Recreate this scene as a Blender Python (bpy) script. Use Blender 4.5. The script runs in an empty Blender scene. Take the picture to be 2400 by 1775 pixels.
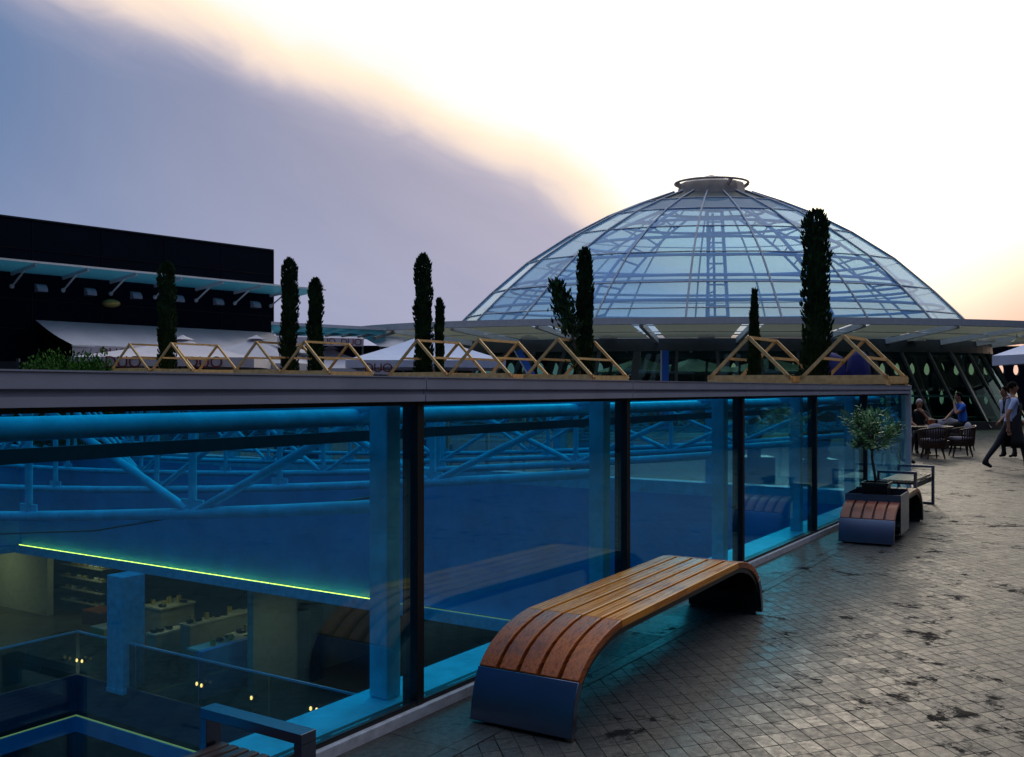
import bpy, bmesh, math, random
from mathutils import Vector, Matrix
R = math.radians
SC = bpy.context.scene
COL = SC.collection

# ------------------------------------------------------------------ camera
F = 2280.0                      # focal length in photo pixels (2400 wide)
cam_d = bpy.data.cameras.new('camera')
cam_d.sensor_width = 36; cam_d.lens = 36 * F / 2400
cam_d.shift_y = 26.5 / 2400
cam_d.clip_start = 0.05; cam_d.clip_end = 2000
cam = bpy.data.objects.new('camera', cam_d); COL.objects.link(cam)
cam.location = (0, 0, 1.6); cam.rotation_euler = (R(90), 0, 0)
SC.camera = cam

# ------------------------------------------------------------------ colour management
SC.view_settings.view_transform = 'Standard'
SC.view_settings.look = 'None'
SC.view_settings.exposure = 0.0
SC.view_settings.gamma = 1.0
SC.cycles.use_denoising = True
SC.cycles.max_bounces = 10
SC.cycles.diffuse_bounces = 4
SC.cycles.glossy_bounces = 5
SC.cycles.transmission_bounces = 6
SC.cycles.transparent_max_bounces = 16
SC.cycles.caustics_reflective = False
SC.cycles.caustics_refractive = False
SC.cycles.sample_clamp_indirect = 4

# ------------------------------------------------------------------ world
SUN_AZ, SUN_EL = R(15), R(20)
sd = Vector((math.sin(SUN_AZ) * math.cos(SUN_EL), math.cos(SUN_AZ) * math.cos(SUN_EL), math.sin(SUN_EL)))
wd = bpy.data.worlds.new('World'); SC.world = wd; wd.use_nodes = True
NT = wd.node_tree; NT.nodes.clear()

class G:
    """small helper for node graphs"""
    def __init__(s, nt): s.nt = nt
    def n(s, t, **k):
        x = s.nt.nodes.new(t)
        for a, b in k.items(): setattr(x, a, b)
        return x
    def inp(s, sock, v):
        if isinstance(v, bpy.types.NodeSocket): s.nt.links.new(v, sock)
        elif v is not None: sock.default_value = v
    def m(s, op, a, b=None, c=None, clamp=False):
        x = s.n('ShaderNodeMath', operation=op, use_clamp=clamp)
        s.inp(x.inputs[0], a)
        if b is not None: s.inp(x.inputs[1], b)
        if c is not None: s.inp(x.inputs[2], c)
        return x.outputs[0]
    def mix(s, f, a, b, mode='MIX'):
        x = s.n('ShaderNodeMixRGB', blend_type=mode)
        s.inp(x.inputs[0], f); s.inp(x.inputs[1], a); s.inp(x.inputs[2], b)
        return x.outputs[0]
    def ss(s, v, lo, hi, a=0.0, b=1.0, t='SMOOTHSTEP'):
        x = s.n('ShaderNodeMapRange', interpolation_type=t)
        s.inp(x.inputs[0], v); s.inp(x.inputs[1], lo); s.inp(x.inputs[2], hi); s.inp(x.inputs[3], a); s.inp(x.inputs[4], b)
        return x.outputs[0]
    def ramp(s, v, stops):
        x = s.n('ShaderNodeValToRGB'); e = x.color_ramp.elements
        while len(e) > 1: e.remove(e[-1])
        e[0].position, e[0].color = stops[0][0], c4(stops[0][1])
        for p, c in stops[1:]:
            q = e.new(p); q.color = c4(c)
        s.inp(x.inputs[0], v)
        return x.outputs[0]
    def noise(s, vec, scale, detail=4, rough=.5, dist=0.0):
        x = s.n('ShaderNodeTexNoise'); s.inp(x.inputs['Vector'], vec)
        x.inputs['Scale'].default_value = scale; x.inputs['Detail'].default_value = detail
        x.inputs['Roughness'].default_value = rough; x.inputs['Distortion'].default_value = dist
        return x.outputs['Fac']
def c4(c): return tuple(c) + (1.0,) if len(c) == 3 else tuple(c)
def lin(r, g, b):
    f = lambda v: (v / 255 / 12.92) if v <= 10 else ((v / 255 + .055) / 1.055) ** 2.4
    return (f(r), f(g), f(b))

g = G(NT)
tc = g.n('ShaderNodeTexCoord').outputs['Generated']
sep = g.n('ShaderNodeSeparateXYZ'); NT.links.new(tc, sep.inputs[0])
az = g.m('ARCTAN2', sep.outputs[0], sep.outputs[1]); el = g.m('ARCSINE', sep.outputs[2])
comb = g.n('ShaderNodeCombineXYZ')
# stretched along the edge of the cloud bank
g.inp(comb.inputs[0], g.m('ADD', g.m('MULTIPLY', az, .94), g.m('MULTIPLY', el, -.33)))
g.inp(comb.inputs[1], g.m('MULTIPLY', g.m('ADD', g.m('MULTIPLY', az, .33), g.m('MULTIPLY', el, .94)), 2.6))
wig = g.noise(comb.outputs[0], 3.0, 2, .4, .4)
nd = g.m('ADD', g.m('ADD', el, g.m('MULTIPLY', az, .30)), -.2505)
wig2 = g.noise(comb.outputs[0], 9.0, 6, .55, .8)
nd = g.m('ADD', nd, g.m('MULTIPLY', g.m('SUBTRACT', wig, .5), .085))
nd = g.m('ADD', nd, g.m('MULTIPLY', g.m('SUBTRACT', wig2, .5), .035))
nd = g.m('ADD', nd, g.m('MULTIPLY', g.m('MAXIMUM', g.m('ADD', az, -.02), 0), .45))
bank = g.mix(g.ss(az, -.52, .10, t='LINEAR'), c4(lin(100, 127, 168)), c4(lin(200, 186, 196)))
bank = g.mix(g.ss(el, .30, .05), bank, g.mix(.5, bank, c4(lin(160, 168, 200))))
rim = g.ramp(g.ss(nd, -.075, .045, t='LINEAR'), [(0, lin(165, 164, 190)), (.26, lin(198, 190, 202)), (.42, lin(236, 218, 212)), (.54, lin(255, 232, 214)), (.68, lin(255, 248, 222)), (.84, (1, 1, .95)), (1, (1, 1, 1))])
smoke = g.noise(comb.outputs[0], 2.2, 6, .6, .5)
bank = g.mix(1.0, bank, g.mix(g.ss(smoke, .3, .7, 0, 1, 'LINEAR'), (.90, .93, .97, 1), (1.08, 1.07, 1.05, 1)), 'MULTIPLY')
front = g.mix(g.ss(nd, -.075, -.012), bank, rim)
front = g.mix(g.ss(nd, .03, .08), front, (1.12, 1.10, 1.06, 1))
front = g.mix(g.m('MULTIPLY', g.ss(el, .20, .10), g.ss(az, .12, .32)), front, c4(lin(255, 238, 208)))
front = g.mix(g.m('MULTIPLY', g.ss(el, .15, .05), g.ss(az, .10, .30)), front, c4(lin(255, 208, 184)))
dotn = g.n('ShaderNodeVectorMath', operation='DOT_PRODUCT'); NT.links.new(tc, dotn.inputs[0]); dotn.inputs[1].default_value = sd
cs = dotn.outputs['Value']
front = g.mix(g.m('MULTIPLY', g.ss(cs, .93, .995), g.ss(nd, .0, .15)), front, (2.2, 1.95, 1.5, 1))
far = g.mix(g.ss(el, .60, 1.30), g.mix(g.ss(el, .15, .75), (.012, .018, .040, 1), (.05, .068, .15, 1)), (.85, 1.05, 1.32, 1))
sky = g.n('ShaderNodeTexSky', sky_type='NISHITA'); sky.sun_disc = False
sky.sun_elevation = SUN_EL; sky.sun_rotation = SUN_AZ; sky.dust_density = 3
far = g.mix(1.0, far, g.mix(1.0, sky.outputs[0], (.010, .010, .010, 1), 'MULTIPLY'), 'ADD')
full = g.mix(g.ss(cs, .30, .72), far, front)
full = g.mix(g.ss(el, -.12, -.02), (.03, .035, .045, 1), full)
bg = g.n('ShaderNodeBackground'); NT.links.new(full, bg.inputs[0]); bg.inputs[1].default_value = 1.0
out = g.n('ShaderNodeOutputWorld'); NT.links.new(bg.outputs[0], out.inputs[0])

# ------------------------------------------------------------------ sun, low behind thin cloud
sl = bpy.data.lights.new('sun', 'SUN'); sl.energy = 0.9; sl.angle = R(9); sl.color = (1, .86, .70)
so = bpy.data.objects.new('sun', sl); COL.objects.link(so)
so.rotation_euler = (-sd).to_track_quat('-Z', 'Y').to_euler(); so.location = (0, 0, 60)

# ------------------------------------------------------------------ helpers
class MB:
    def __init__(s): s.v = []; s.f = []
    def add(s, vs, fs):
        k = len(s.v); s.v += [Vector(v) for v in vs]; s.f += [tuple(i + k for i in f) for f in fs]; return s
    def box8(s, p):          # p: 4 bottom (ccw) + 4 top
        return s.add(p, [(3, 2, 1, 0), (4, 5, 6, 7), (0, 1, 5, 4), (1, 2, 6, 5), (2, 3, 7, 6), (3, 0, 4, 7)])
    def box(s, x0, x1, y0, y1, z0, z1, T=None):
        p = [(x0, y0, z0), (x1, y0, z0), (x1, y1, z0), (x0, y1, z0), (x0, y0, z1), (x1, y0, z1), (x1, y1, z1), (x0, y1, z1)]
        if T: p = [T(*q) for q in p]
        return s.box8(p)
    def beam(s, a, b, w, h, up=(0, 0, 1)):
        a, b = Vector(a), Vector(b); d = (b - a).normalized(); u = Vector(up)
        x = d.cross(u)
        if x.length < 1e-4: x = d.cross(Vector((1, 0, 0)))
        x.normalize(); y = x.cross(d).normalized()
        x *= w / 2; y *= h / 2
        return s.box8([a - x - y, a + x - y, a + x + y, a - x + y, b - x - y, b + x - y, b + x + y, b - x + y])
    def tube(s, pts, r, n=10, caps=True, closed=False):
        pts = [Vector(p) for p in pts]; rs = r if isinstance(r, (list, tuple)) else [r] * len(pts)
        rings = []; N = len(pts); prev = None
        for i, p in enumerate(pts):
            if closed: d = pts[(i + 1) % N] - pts[i - 1]
            else: d = pts[min(i + 1, N - 1)] - pts[max(i - 1, 0)]
            d.normalize()
            ref = prev if prev else (Vector((0, 0, 1)) if abs(d.z) < .9 else Vector((1, 0, 0)))
            x = ref - d * ref.dot(d)
            if x.length < 1e-5: x = Vector((0, 1, 0))
            x.normalize(); prev = x; y = d.cross(x)
            rings.append([p + (x * math.cos(2 * math.pi * k / n) + y * math.sin(2 * math.pi * k / n)) * rs[i] for k in range(n)])
        vs = [q for rg in rings for q in rg]; fs = []
        M = N if closed else N - 1
        for i in range(M):
            for k in range(n):
                a = i * n + k; b = i * n + (k + 1) % n; c = ((i + 1) % N) * n + (k + 1) % n; e = ((i + 1) % N) * n + k
                fs.append((a, b, c, e))
        if caps and not closed:
            fs.append(tuple(range(n))[::-1]); fs.append(tuple((N - 1) * n + k for k in range(n)))
        return s.add(vs, fs)
    def lathe(s, prof, n=20, c=(0, 0, 0), sx=1, sy=1, rot=0):
        vs = []; fs = []
        for r, z in prof:
            for k in range(n):
                a = 2 * math.pi * k / n + rot
                vs.append((c[0] + r * math.cos(a) * sx, c[1] + r * math.sin(a) * sy, c[2] + z))
        for i in range(len(prof) - 1):
            for k in range(n):
                fs.append((i * n + k, i * n + (k + 1) % n, (i + 1) * n + (k + 1) % n, (i + 1) * n + k))
        return s.add(vs, fs)
    def ball(s, c, rx, ry, rz, n=12, m=8):
        prof = [(max(math.sin(math.pi * i / m), 1e-3), -math.cos(math.pi * i / m)) for i in range(m + 1)]
        vs = []; fs = []
        for r, z in prof:
            for k in range(n):
                a = 2 * math.pi * k / n
                vs.append((c[0] + r * math.cos(a) * rx, c[1] + r * math.sin(a) * ry, c[2] + z * rz))
        for i in range(m):
            for k in range(n):
                fs.append((i * n + k, i * n + (k + 1) % n, (i + 1) * n + (k + 1) % n, (i + 1) * n + k))
        return s.add(vs, fs)
    def quad(s, a, b, c, d): return s.add([a, b, c, d], [(0, 1, 2, 3)])
    def slab(s, poly, z0, z1):           # convex polygon prism
        n = len(poly)
        return s.add([(x, y, z0) for x, y in poly] + [(x, y, z1) for x, y in poly],
                     [tuple(range(n))[::-1], tuple(range(n, 2 * n))] + [(i, (i + 1) % n, n + (i + 1) % n, n + i) for i in range(n)])
    def build(s, name, mat, parent=None, smooth=False, bevel=0.0, seg=2):
        M = root_matrix(parent).inverted() if parent else Matrix.Identity(4)
        me = bpy.data.meshes.new(name); me.from_pydata([M @ v for v in s.v], [], s.f); me.update()
        bm = bmesh.new(); bm.from_mesh(me); bmesh.ops.recalc_face_normals(bm, faces=bm.faces); bm.to_mesh(me); bm.free()
        me.materials.append(mat)
        if smooth:
            me.polygons.foreach_set('use_smooth', [True] * len(me.polygons))
            if smooth == 'auto': me.set_sharp_from_angle(angle=R(40))
        o = bpy.data.objects.new(name, me); COL.objects.link(o)
        if parent: o.parent = parent
        if bevel:
            b = o.modifiers.new('bevel', 'BEVEL'); b.width = bevel; b.segments = seg; b.limit_method = 'ANGLE'; b.angle_limit = R(40)
        return o
def root_matrix(o):
    M = Matrix.Identity(4)
    while o is not None:
        L = Matrix.LocRotScale(o.location, o.rotation_euler, o.scale); M = L @ M; o = o.parent
    return M
def tag(o, label=None, cat=None, group=None, kind=None):
    if label: o['label'] = label
    if cat: o['category'] = cat
    if group: o['group'] = group
    if kind: o['kind'] = kind
    return o
def thing(name, label, cat, loc=(0, 0, 0), rz=0, group=None):
    o = bpy.data.objects.new(name, None); COL.objects.link(o)
    o.location = loc; o.rotation_euler = (0, 0, rz); o.empty_display_size = .2
    return tag(o, label, cat, group)
def copy_tree(o, parent=None):
    kids = [c for c in o.children]
    c = o.copy(); COL.objects.link(c); c.parent = parent
    for k in kids: copy_tree(k, c)
    return c

def mat(name, col, rough=.6, metal=0.0, var=.15, vscale=6.0, bump=0.0, bscale=40.0, spec=.5, emis=None, es=0, rvar=0.0):
    m = bpy.data.materials.new(name); m.use_nodes = True
    nt = m.node_tree; b = nt.nodes['Principled BSDF']; h = G(nt)
    p = h.n('ShaderNodeTexCoord').outputs['Object']
    nz = h.noise(p, vscale, 5, .6)
    if var:
        c = h.mix(h.ss(nz, .3, .7, 0, 1, 'LINEAR'), c4([x * (1 - var) for x in col]), c4([min(1, x * (1 + var)) for x in col]))
        nt.links.new(c, b.inputs['Base Color'])
    else: b.inputs['Base Color'].default_value = c4(col)
    b.inputs['Roughness'].default_value = rough
    if rvar:
        nt.links.new(h.ss(h.noise(p, vscale * 2.3, 4), .3, .7, rough - rvar, rough + rvar, 'LINEAR'), b.inputs['Roughness'])
    b.inputs['Metallic'].default_value = metal
    b.inputs['Specular IOR Level'].default_value = spec
    if bump:
        bp = h.n('ShaderNodeBump'); bp.inputs['Strength'].default_value = bump; bp.inputs['Distance'].default_value = .01
        nt.links.new(h.noise(p, bscale, 5, .6), bp.inputs['Height']); nt.links.new(bp.outputs[0], b.inputs['Normal'])
    if emis:
        b.inputs['Emission Color'].default_value = c4(emis); b.inputs['Emission Strength'].default_value = es
    return m
def glass(name, tint, ior=1.5, gloss=(1, 1, 1), rough=0.0, extra=0.0, haze=0.0, hcol=(1, 1, 1), ex=5.0):
    m = bpy.data.materials.new(name); m.use_nodes = True
    nt = m.node_tree; nt.nodes.clear(); h = G(nt)
    tr = h.n('ShaderNodeBsdfTransparent'); tr.inputs[0].default_value = c4(tint)
    gl = h.n('ShaderNodeBsdfGlossy'); gl.inputs[0].default_value = c4(gloss); gl.inputs['Roughness'].default_value = rough
    ge = h.n('ShaderNodeNewGeometry'); dt = h.n('ShaderNodeVectorMath', operation='DOT_PRODUCT')
    nt.links.new(ge.outputs['Incoming'], dt.inputs[0]); nt.links.new(ge.outputs['Normal'], dt.inputs[1])
    ca = h.m('ABSOLUTE', dt.outputs['Value']); f0 = ((ior - 1) / (ior + 1)) ** 2
    f = h.m('ADD', h.m('MULTIPLY', h.m('POWER', h.m('SUBTRACT', 1.0, ca), ex), 1 - f0), f0 + extra, clamp=True)
    mx = h.n('ShaderNodeMixShader'); nt.links.new(f, mx.inputs[0]); nt.links.new(tr.outputs[0], mx.inputs[1]); nt.links.new(gl.outputs[0], mx.inputs[2])
    res = mx.outputs[0]
    if haze:
        tl = h.n('ShaderNodeBsdfTranslucent'); tl.inputs[0].default_value = c4(hcol)
        df = h.n('ShaderNodeBsdfDiffuse'); df.inputs[0].default_value = c4(hcol)
        a1 = h.n('ShaderNodeMixShader'); a1.inputs[0].default_value = .35; nt.links.new(tl.outputs[0], a1.inputs[1]); nt.links.new(df.outputs[0], a1.inputs[2])
        a2 = h.n('ShaderNodeMixShader'); a2.inputs[0].default_value = haze; nt.links.new(res, a2.inputs[1]); nt.links.new(a1.outputs[0], a2.inputs[2]); res = a2.outputs[0]
    o = h.n('ShaderNodeOutputMaterial'); nt.links.new(res, o.inputs[0])
    return m

# wood with grain running along a given object axis
def wood(name, c1, c2, rough=.38, axis=0, wet=None):
    m = bpy.data.materials.new(name); m.use_nodes = True
    nt = m.node_tree; b = nt.nodes['Principled BSDF']; h = G(nt)
    mp = h.n('ShaderNodeMapping'); sc = [22, 22, 22]; sc[axis] = .55; mp.inputs['Scale'].default_value = sc
    nt.links.new(h.n('ShaderNodeTexCoord').outputs['Object'], mp.inputs[0])
    gr = h.noise(mp.outputs[0], 3.2, 7, .68, 1.1)
    fine = h.noise(mp.outputs[0], 14, 5, .6, .2)
    blot = h.noise(h.n('ShaderNodeTexCoord').outputs['Object'], 3.3, 4, .6, .4)
    c = h.mix(h.ss(gr, .32, .66), c4(c1), c4(c2))
    c = h.mix(h.ss(fine, .56, .78, 0, .2), c, c4([x * .35 for x in c1]))
    c = h.mix(h.ss(blot, .52, .72, 0, .7), c, c4(wet or [x * .45 for x in c1]))
    nt.links.new(c, b.inputs['Base Color'])
    nt.links.new(h.ss(gr, .3, .7, rough - .1, rough + .15, 'LINEAR'), b.inputs['Roughness'])
    bp = h.n('ShaderNodeBump'); bp.inputs['Strength'].default_value = .12; bp.inputs['Distance'].default_value = .003
    nt.links.new(gr, bp.inputs['Height']); nt.links.new(bp.outputs[0], b.inputs['Normal'])
    return m

M = {}
M['cap'] = mat('painted_aluminium', (.36, .37, .48), .42, .0, .10, 3, .04, 120, rvar=.08)
M['kerb'] = mat('white_metal_kerb', (.55, .55, .62), .35, .0, .22, 14, .1, 60)
M['post'] = mat('black_metal', (.003, .003, .005), .5, .0, .2)
M['inner'] = mat('steel_blue_light_tint', (.22, .70, .84), .5, 0, .22, 7, .05, 30)  # blue light from the roof glass is mixed into this steel colour
M['fascia'] = mat('plaster_blue_light_tint', (.06, .42, .72), .6, 0, .16, 1.4, .03, 12)  # the roof's blue light is put into the plaster colour
M['beamgreen'] = mat('dark_gutter_metal', (.03, .06, .06), .35, 0, .2)
M['steel'] = mat('brushed_steel', (.15, .18, .26), .24, .95, .05, 2)
M['steel_dark'] = mat('dark_steel', (.05, .055, .07), .4, .8, .15)
M['black'] = mat('black_plastic', (.008, .008, .010), .35, 0, .2)
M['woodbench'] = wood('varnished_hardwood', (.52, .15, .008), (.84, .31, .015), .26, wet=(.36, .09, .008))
M['woodbench_end'] = wood('shaded_reddish_hardwood', (.22, .038, .007), (.50, .115, .010), .28, wet=(.14, .03, .008))  # end slats face away from the light; that shade is in the colour
M['woodfar'] = wood('sun_bleached_hardwood', (.30, .13, .05), (.50, .26, .11), .36)
M['woodfar_end'] = wood('reddish_hardwood', (.24, .055, .03), (.40, .12, .07), .36)
M['slat_dark'] = wood('dark_stained_slats', (.035, .018, .018), (.09, .05, .045), .42)
M['slat_pale'] = wood('pale_teak_slats', (.34, .24, .16), (.52, .40, .28), .45)
M['timber'] = mat('pale_pine_timber', (.82, .50, .20), .6, 0, .22, 9, .1, 50)
M['leaf_cyp'] = mat('cypress_foliage', (.018, .048, .015), .75, 0, .6, 4, spec=.2)
M['leaf_olive'] = mat('olive_leaves', (.12, .27, .10), .45, 0, .5, 9, spec=.5)
M['leaf_hedge'] = mat('hedge_leaves', (.05, .15, .02), .8, 0, .5, 5, spec=.1)
M['bark'] = mat('bark', (.09, .065, .05), .8, 0, .3, 20, .4, 60)
M['soil'] = mat('soil', (.03, .022, .016), .95, 0, .3, 30, .5, 60)
M['darkwall'] = mat('dark_cladding_panel', (.003, .0055, .016), .8, 0, .15, 1, spec=.08)
M['white'] = mat('white_metal', (.78, .80, .82), .45, 0, .08)
M['canvas'] = mat('white_canvas', (.52, .49, .56), .85, 0, .07, 3, .1, 25)
M['canvas2'] = mat('blue_grey_canvas', (.58, .64, .86), .85, 0, .07, 3, .1, 25)
M['cream'] = mat('cream_fabric_soffit', (.78, .74, .58), .85, 0, .06, 1)
_nt = M['cream'].node_tree; _h = G(_nt); _tl = _h.n('ShaderNodeBsdfTranslucent'); _tl.inputs[0].default_value = (.34, .32, .24, 1)
_mx = _h.n('ShaderNodeMixShader'); _mx.inputs[0].default_value = .45; _nt.links.new(_nt.nodes['Principled BSDF'].outputs[0], _mx.inputs[1]); _nt.links.new(_tl.outputs[0], _mx.inputs[2])
_nt.links.new(_mx.outputs[0], _nt.nodes['Material Output'].inputs[0])
M['glasscanopy'] = glass('clear_canopy_glass', (.80, .88, .88), 1.5)
M['duo'] = mat('dark_red_print', (.16, .012, .02), .7, 0, .1)
M['glassroof'] = glass('blue_roof_glass', (.02, .62, 1.0), 1.3)
M['glasswall'] = glass('enclosure_glass', (.66, .90, .96), 2.25, (.46, .90, 1.0), haze=.008, hcol=(.3, .6, .8))
M['glassdome'] = glass('blue_dome_glass', (.72, .90, .98), 1.9, (.90, .96, 1), haze=.40, hcol=(.34, .68, 1.0), ex=2.6)
M['glassfrit'] = glass('pale_fritted_dome_glass', (.6, .75, .9), 2.6, haze=.75, hcol=(.62, .82, 1.0))
M['glassgreen'] = glass('green_curtain_glass', (.30, .50, .44), 1.45, (.5, .7, .7))
M['glassrail'] = glass('balustrade_glass', (.42, .52, .55), 1.4)
M['glassteal'] = glass('frosted_canopy_glass', (.36, .55, .60), 1.4, extra=.04, rough=.3, haze=.6, hcol=(.16, .48, .60))
M['alu'] = mat('grey_aluminium', (.62, .63, .70), .45, .1, .08)
M['alu_dark'] = mat('dark_aluminium_mullion', (.085, .10, .11), .42, .2, .1)
M['domebar'] = mat('dome_glazing_bar', (.46, .50, .60), .45, .1, .06)
M['domesteel'] = mat('dome_steel_haze_tint', (.14, .42, .95), .5, 0, .08)  # blue of the glass haze and reflections is put into the steel colour
M['lantern'] = mat('weathered_zinc', (.50, .43, .40), .45, .1, .2, 2)
M['led'] = mat('led_strip', (.6, .9, .1), .5, 0, 0, emis=(.95, .84, .08), es=5.5)
M['led2'] = mat('dim_led_strip', (.6, .9, .3), .5, 0, 0, emis=(.7, .62, .12), es=.35)
M['warm_glow'] = mat('warm_bulb', (1, .8, .5), .5, 0, 0, emis=(1, .42, .10), es=3.5)
M['shopfloor'] = mat('polished_shop_floor', (.13, .10, .06), .3, 0, .18, 2)
M['shopwall'] = mat('shop_wall_paint', (.05, .043, .03), .7, 0, .1, 1)
M['navy'] = mat('navy_painted_slab', (.02, .04, .11), .5, 0, .15, 1)
M['counter'] = mat('cream_counter', (.55, .50, .36), .5, 0, .1)
M['leather'] = mat('dark_leather', (.01, .009, .009), .35, 0, .2)
M['orange'] = mat('orange_upholstery', (.35, .08, .02), .7, 0, .2)
M['yellow'] = mat('yellow_card', (.55, .40, .08), .6, 0, .1)
M['paper'] = mat('white_paper', (.82, .76, .58), .6, 0, .1)
M['skin'] = mat('skin', (.34, .16, .10), .55, 0, .12, 12)
M['shirtw'] = mat('pale_blue_white_cotton', (.42, .50, .80), .8, 0, .10, 10, .2, 30)
M['shirtb'] = mat('royal_blue_cotton', (.012, .11, .55), .8, 0, .12, 10, .2, 30)
M['black_cloth'] = mat('black_cloth', (.010, .010, .014), .85, 0, .2, 8)
M['trouser'] = mat('navy_trousers', (.016, .020, .035), .8, 0, .2, 8)
M['hair'] = mat('black_hair', (.005, .004, .004), .9, 0, .3, 30, spec=.1)
M['greyhair'] = mat('grey_hair', (.36, .34, .42), .6, 0, .2, 30)
M['cushion'] = mat('lilac_grey_cushion', (.26, .24, .30), .85, 0, .1, 5)
M['darkwood'] = wood('dark_rattan_wood', (.03, .012, .008), (.07, .03, .018), .45)
M['bluecloth'] = mat('deep_blue_fabric', (.006, .010, .13), .75, 0, .2, 6, .3, 14)
M['bluesheet'] = mat('bright_blue_panel', (.02, .15, .62), .5, 0, .1)

# wall frame: s runs along the glass wall, d into the enclosure
WV = Vector((.54497, .83845)); WN = Vector((-.83845, .54497)); P0 = Vector((-.468, 4.92))
def W(s, d, z): return Vector((P0.x + WV.x * s + WN.x * d, P0.y + WV.y * s + WN.y * d, z))
GZ = -.05                       # plaza level
S0, S1, DD = -6.5, 12.1, 24.2   # enclosure footprint

# ------------------------------------------------------------------ ground
def paving(name, border=False):
    m = bpy.data.materials.new(name); m.use_nodes = True
    nt = m.node_tree; b = nt.nodes['Principled BSDF']; h = G(nt)
    co = h.n('ShaderNodeTexCoord').outputs['Object']
    def dotv(v):
        x = h.n('ShaderNodeVectorMath', operation='DOT_PRODUCT'); nt.links.new(co, x.inputs[0]); x.inputs[1].default_value = v; return x.outputs['Value']
    mp = h.n('ShaderNodeCombineXYZ')
    if border: h.inp(mp.inputs[0], dotv((WV.x, WV.y, 0))); h.inp(mp.inputs[1], dotv((WN.x, WN.y, 0)))
    else: h.inp(mp.inputs[0], dotv((-.36, .933, 0))); h.inp(mp.inputs[1], dotv((.985, .175, 0)))
    wob = h.noise(co, 1.7, 3, .5)
    warp = h.n('ShaderNodeVectorMath', operation='ADD'); nt.links.new(mp.outputs[0], warp.inputs[0])
    wv = h.n('ShaderNodeCombineXYZ'); h.inp(wv.inputs[0], h.m('MULTIPLY', wob, .02)); h.inp(wv.inputs[1], h.m('MULTIPLY', h.noise(co, 2.3, 2), .02))
    nt.links.new(wv.outputs[0], warp.inputs[1])
    def brick(bw, rh, ms):
        br = h.n('ShaderNodeTexBrick', offset=0.0, squash=1.0); nt.links.new(warp.outputs[0], br.inputs['Vector'])
        br.inputs['Scale'].default_value = 1; br.inputs['Brick Width'].default_value = bw; br.inputs['Row Height'].default_value = rh
        br.inputs['Mortar Size'].default_value = ms; br.inputs['Mortar Smooth'].default_value = .25; br.inputs['Bias'].default_value = 0
        br.inputs['Color1'].default_value = (0, 0, 0, 1); br.inputs['Color2'].default_value = (1, 1, 1, 1); br.inputs['Mortar'].default_value = (.5, .5, .5, 1)
        return br
    a = (.135, .092) if not border else (.6, .45)
    br = brick(a[0], a[1], .0030)
    big = brick(a[0] * 4, a[1] * 4, .0042)
    tone = br.outputs['Color']
    jn0 = h.m('MAXIMUM', br.outputs['Fac'], big.outputs['Fac'])
    n1 = h.noise(co, .9, 5, .6); n2 = h.noise(co, 26, 6, .7); n3 = h.noise(co, 130, 3, .6)
    base = h.mix(h.ss(n1, .3, .7, 0, 1, 'LINEAR'), c4((.024, .025, .030)), c4((.082, .077, .072)))
    base = h.mix(h.ss(h.noise(co, .35, 4, .6), .42, .62, 0, .45), base, c4((.030, .028, .028)))
    base = h.mix(h.m('MULTIPLY', tone, .60), base, c4((.085, .079, .073)))
    base = h.mix(h.ss(n2, .40, .66, 0, .6, 'LINEAR'), base, c4((.024, .023, .024)))
    base = h.mix(h.ss(n3, .60, .70, 0, .7), base, c4((.30, .29, .27)))       # grit
    # dark tar-like stains, clustered
    cl = h.noise(co, .62, 2, .5)
    st = h.m('ADD', h.noise(co, 4.2, 10, .68, .35), h.m('MULTIPLY', jn0, .05))
    thr = h.m('SUBTRACT', .800, h.m('MULTIPLY', cl, .38))
    stain = h.m('MULTIPLY', h.ss(h.m('SUBTRACT', st, thr), .0, .045), .9)
    halo = h.ss(h.m('SUBTRACT', h.m('ADD', st, h.m('MULTIPLY', n2, .12)), thr), -.03, .10, 0, .75)
    halo = h.m('MULTIPLY', halo, h.ss(n2, .42, .62))
    base = h.mix(halo, base, c4((.010, .010, .012)))
    base = h.mix(stain, base, c4((.004, .004, .006)))
    joint = h.m('MAXIMUM', br.outputs['Fac'], big.outputs['Fac'], clamp=True)
    jw = h.m('MULTIPLY', joint, h.ss(h.noise(co, 7, 4, .6), .3, .6, .25, .9))
    base = h.mix(jw, base, c4((.006, .006, .007)))
    nt.links.new(base, b.inputs['Base Color'])
    ro = h.ss(n2, .3, .7, .42, .62, 'LINEAR')
    ro = h.mix(stain, ro, (.97, .97, .97, 1))
    ro = h.mix(1.0, ro, h.mix(tone, (.88, .88, .88, 1), (1.14, 1.14, 1.14, 1)), 'MULTIPLY')
    ro = h.mix(h.ss(n3, .5, .7, 0, .30), ro, (.8, .8, .8, 1))
    ro = h.mix(halo, ro, (.85, .85, .85, 1))
    nt.links.new(h.mix(jw, ro, (.9, .9, .9, 1)), b.inputs['Roughness'])
    b.inputs['IOR'].default_value = 1.36
    sv = h.mix(stain, (1, 1, 1, 1), (.25, .25, .25, 1)); nt.links.new(h.m('MULTIPLY', h.m('SUBTRACT', 1.0, h.m('MULTIPLY', jw, .9)), h.mix(stain, (.5, .5, .5, 1), (.1, .1, .12, 1))), b.inputs['Specular IOR Level'])
    bp = h.n('ShaderNodeBump'); bp.inputs['Strength'].default_value = .5; bp.inputs['Distance'].default_value = .006
    hh = h.m('SUBTRACT', h.m('ADD', h.m('MULTIPLY', n2, .55), h.m('ADD', h.m('MULTIPLY', n3, .12), h.m('MULTIPLY', tone, .25))), h.m('MULTIPLY', jw, 1.2))
    nt.links.new(hh, bp.inputs['Height']); nt.links.new(bp.outputs[0], b.inputs['Normal'])
    return m
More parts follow.
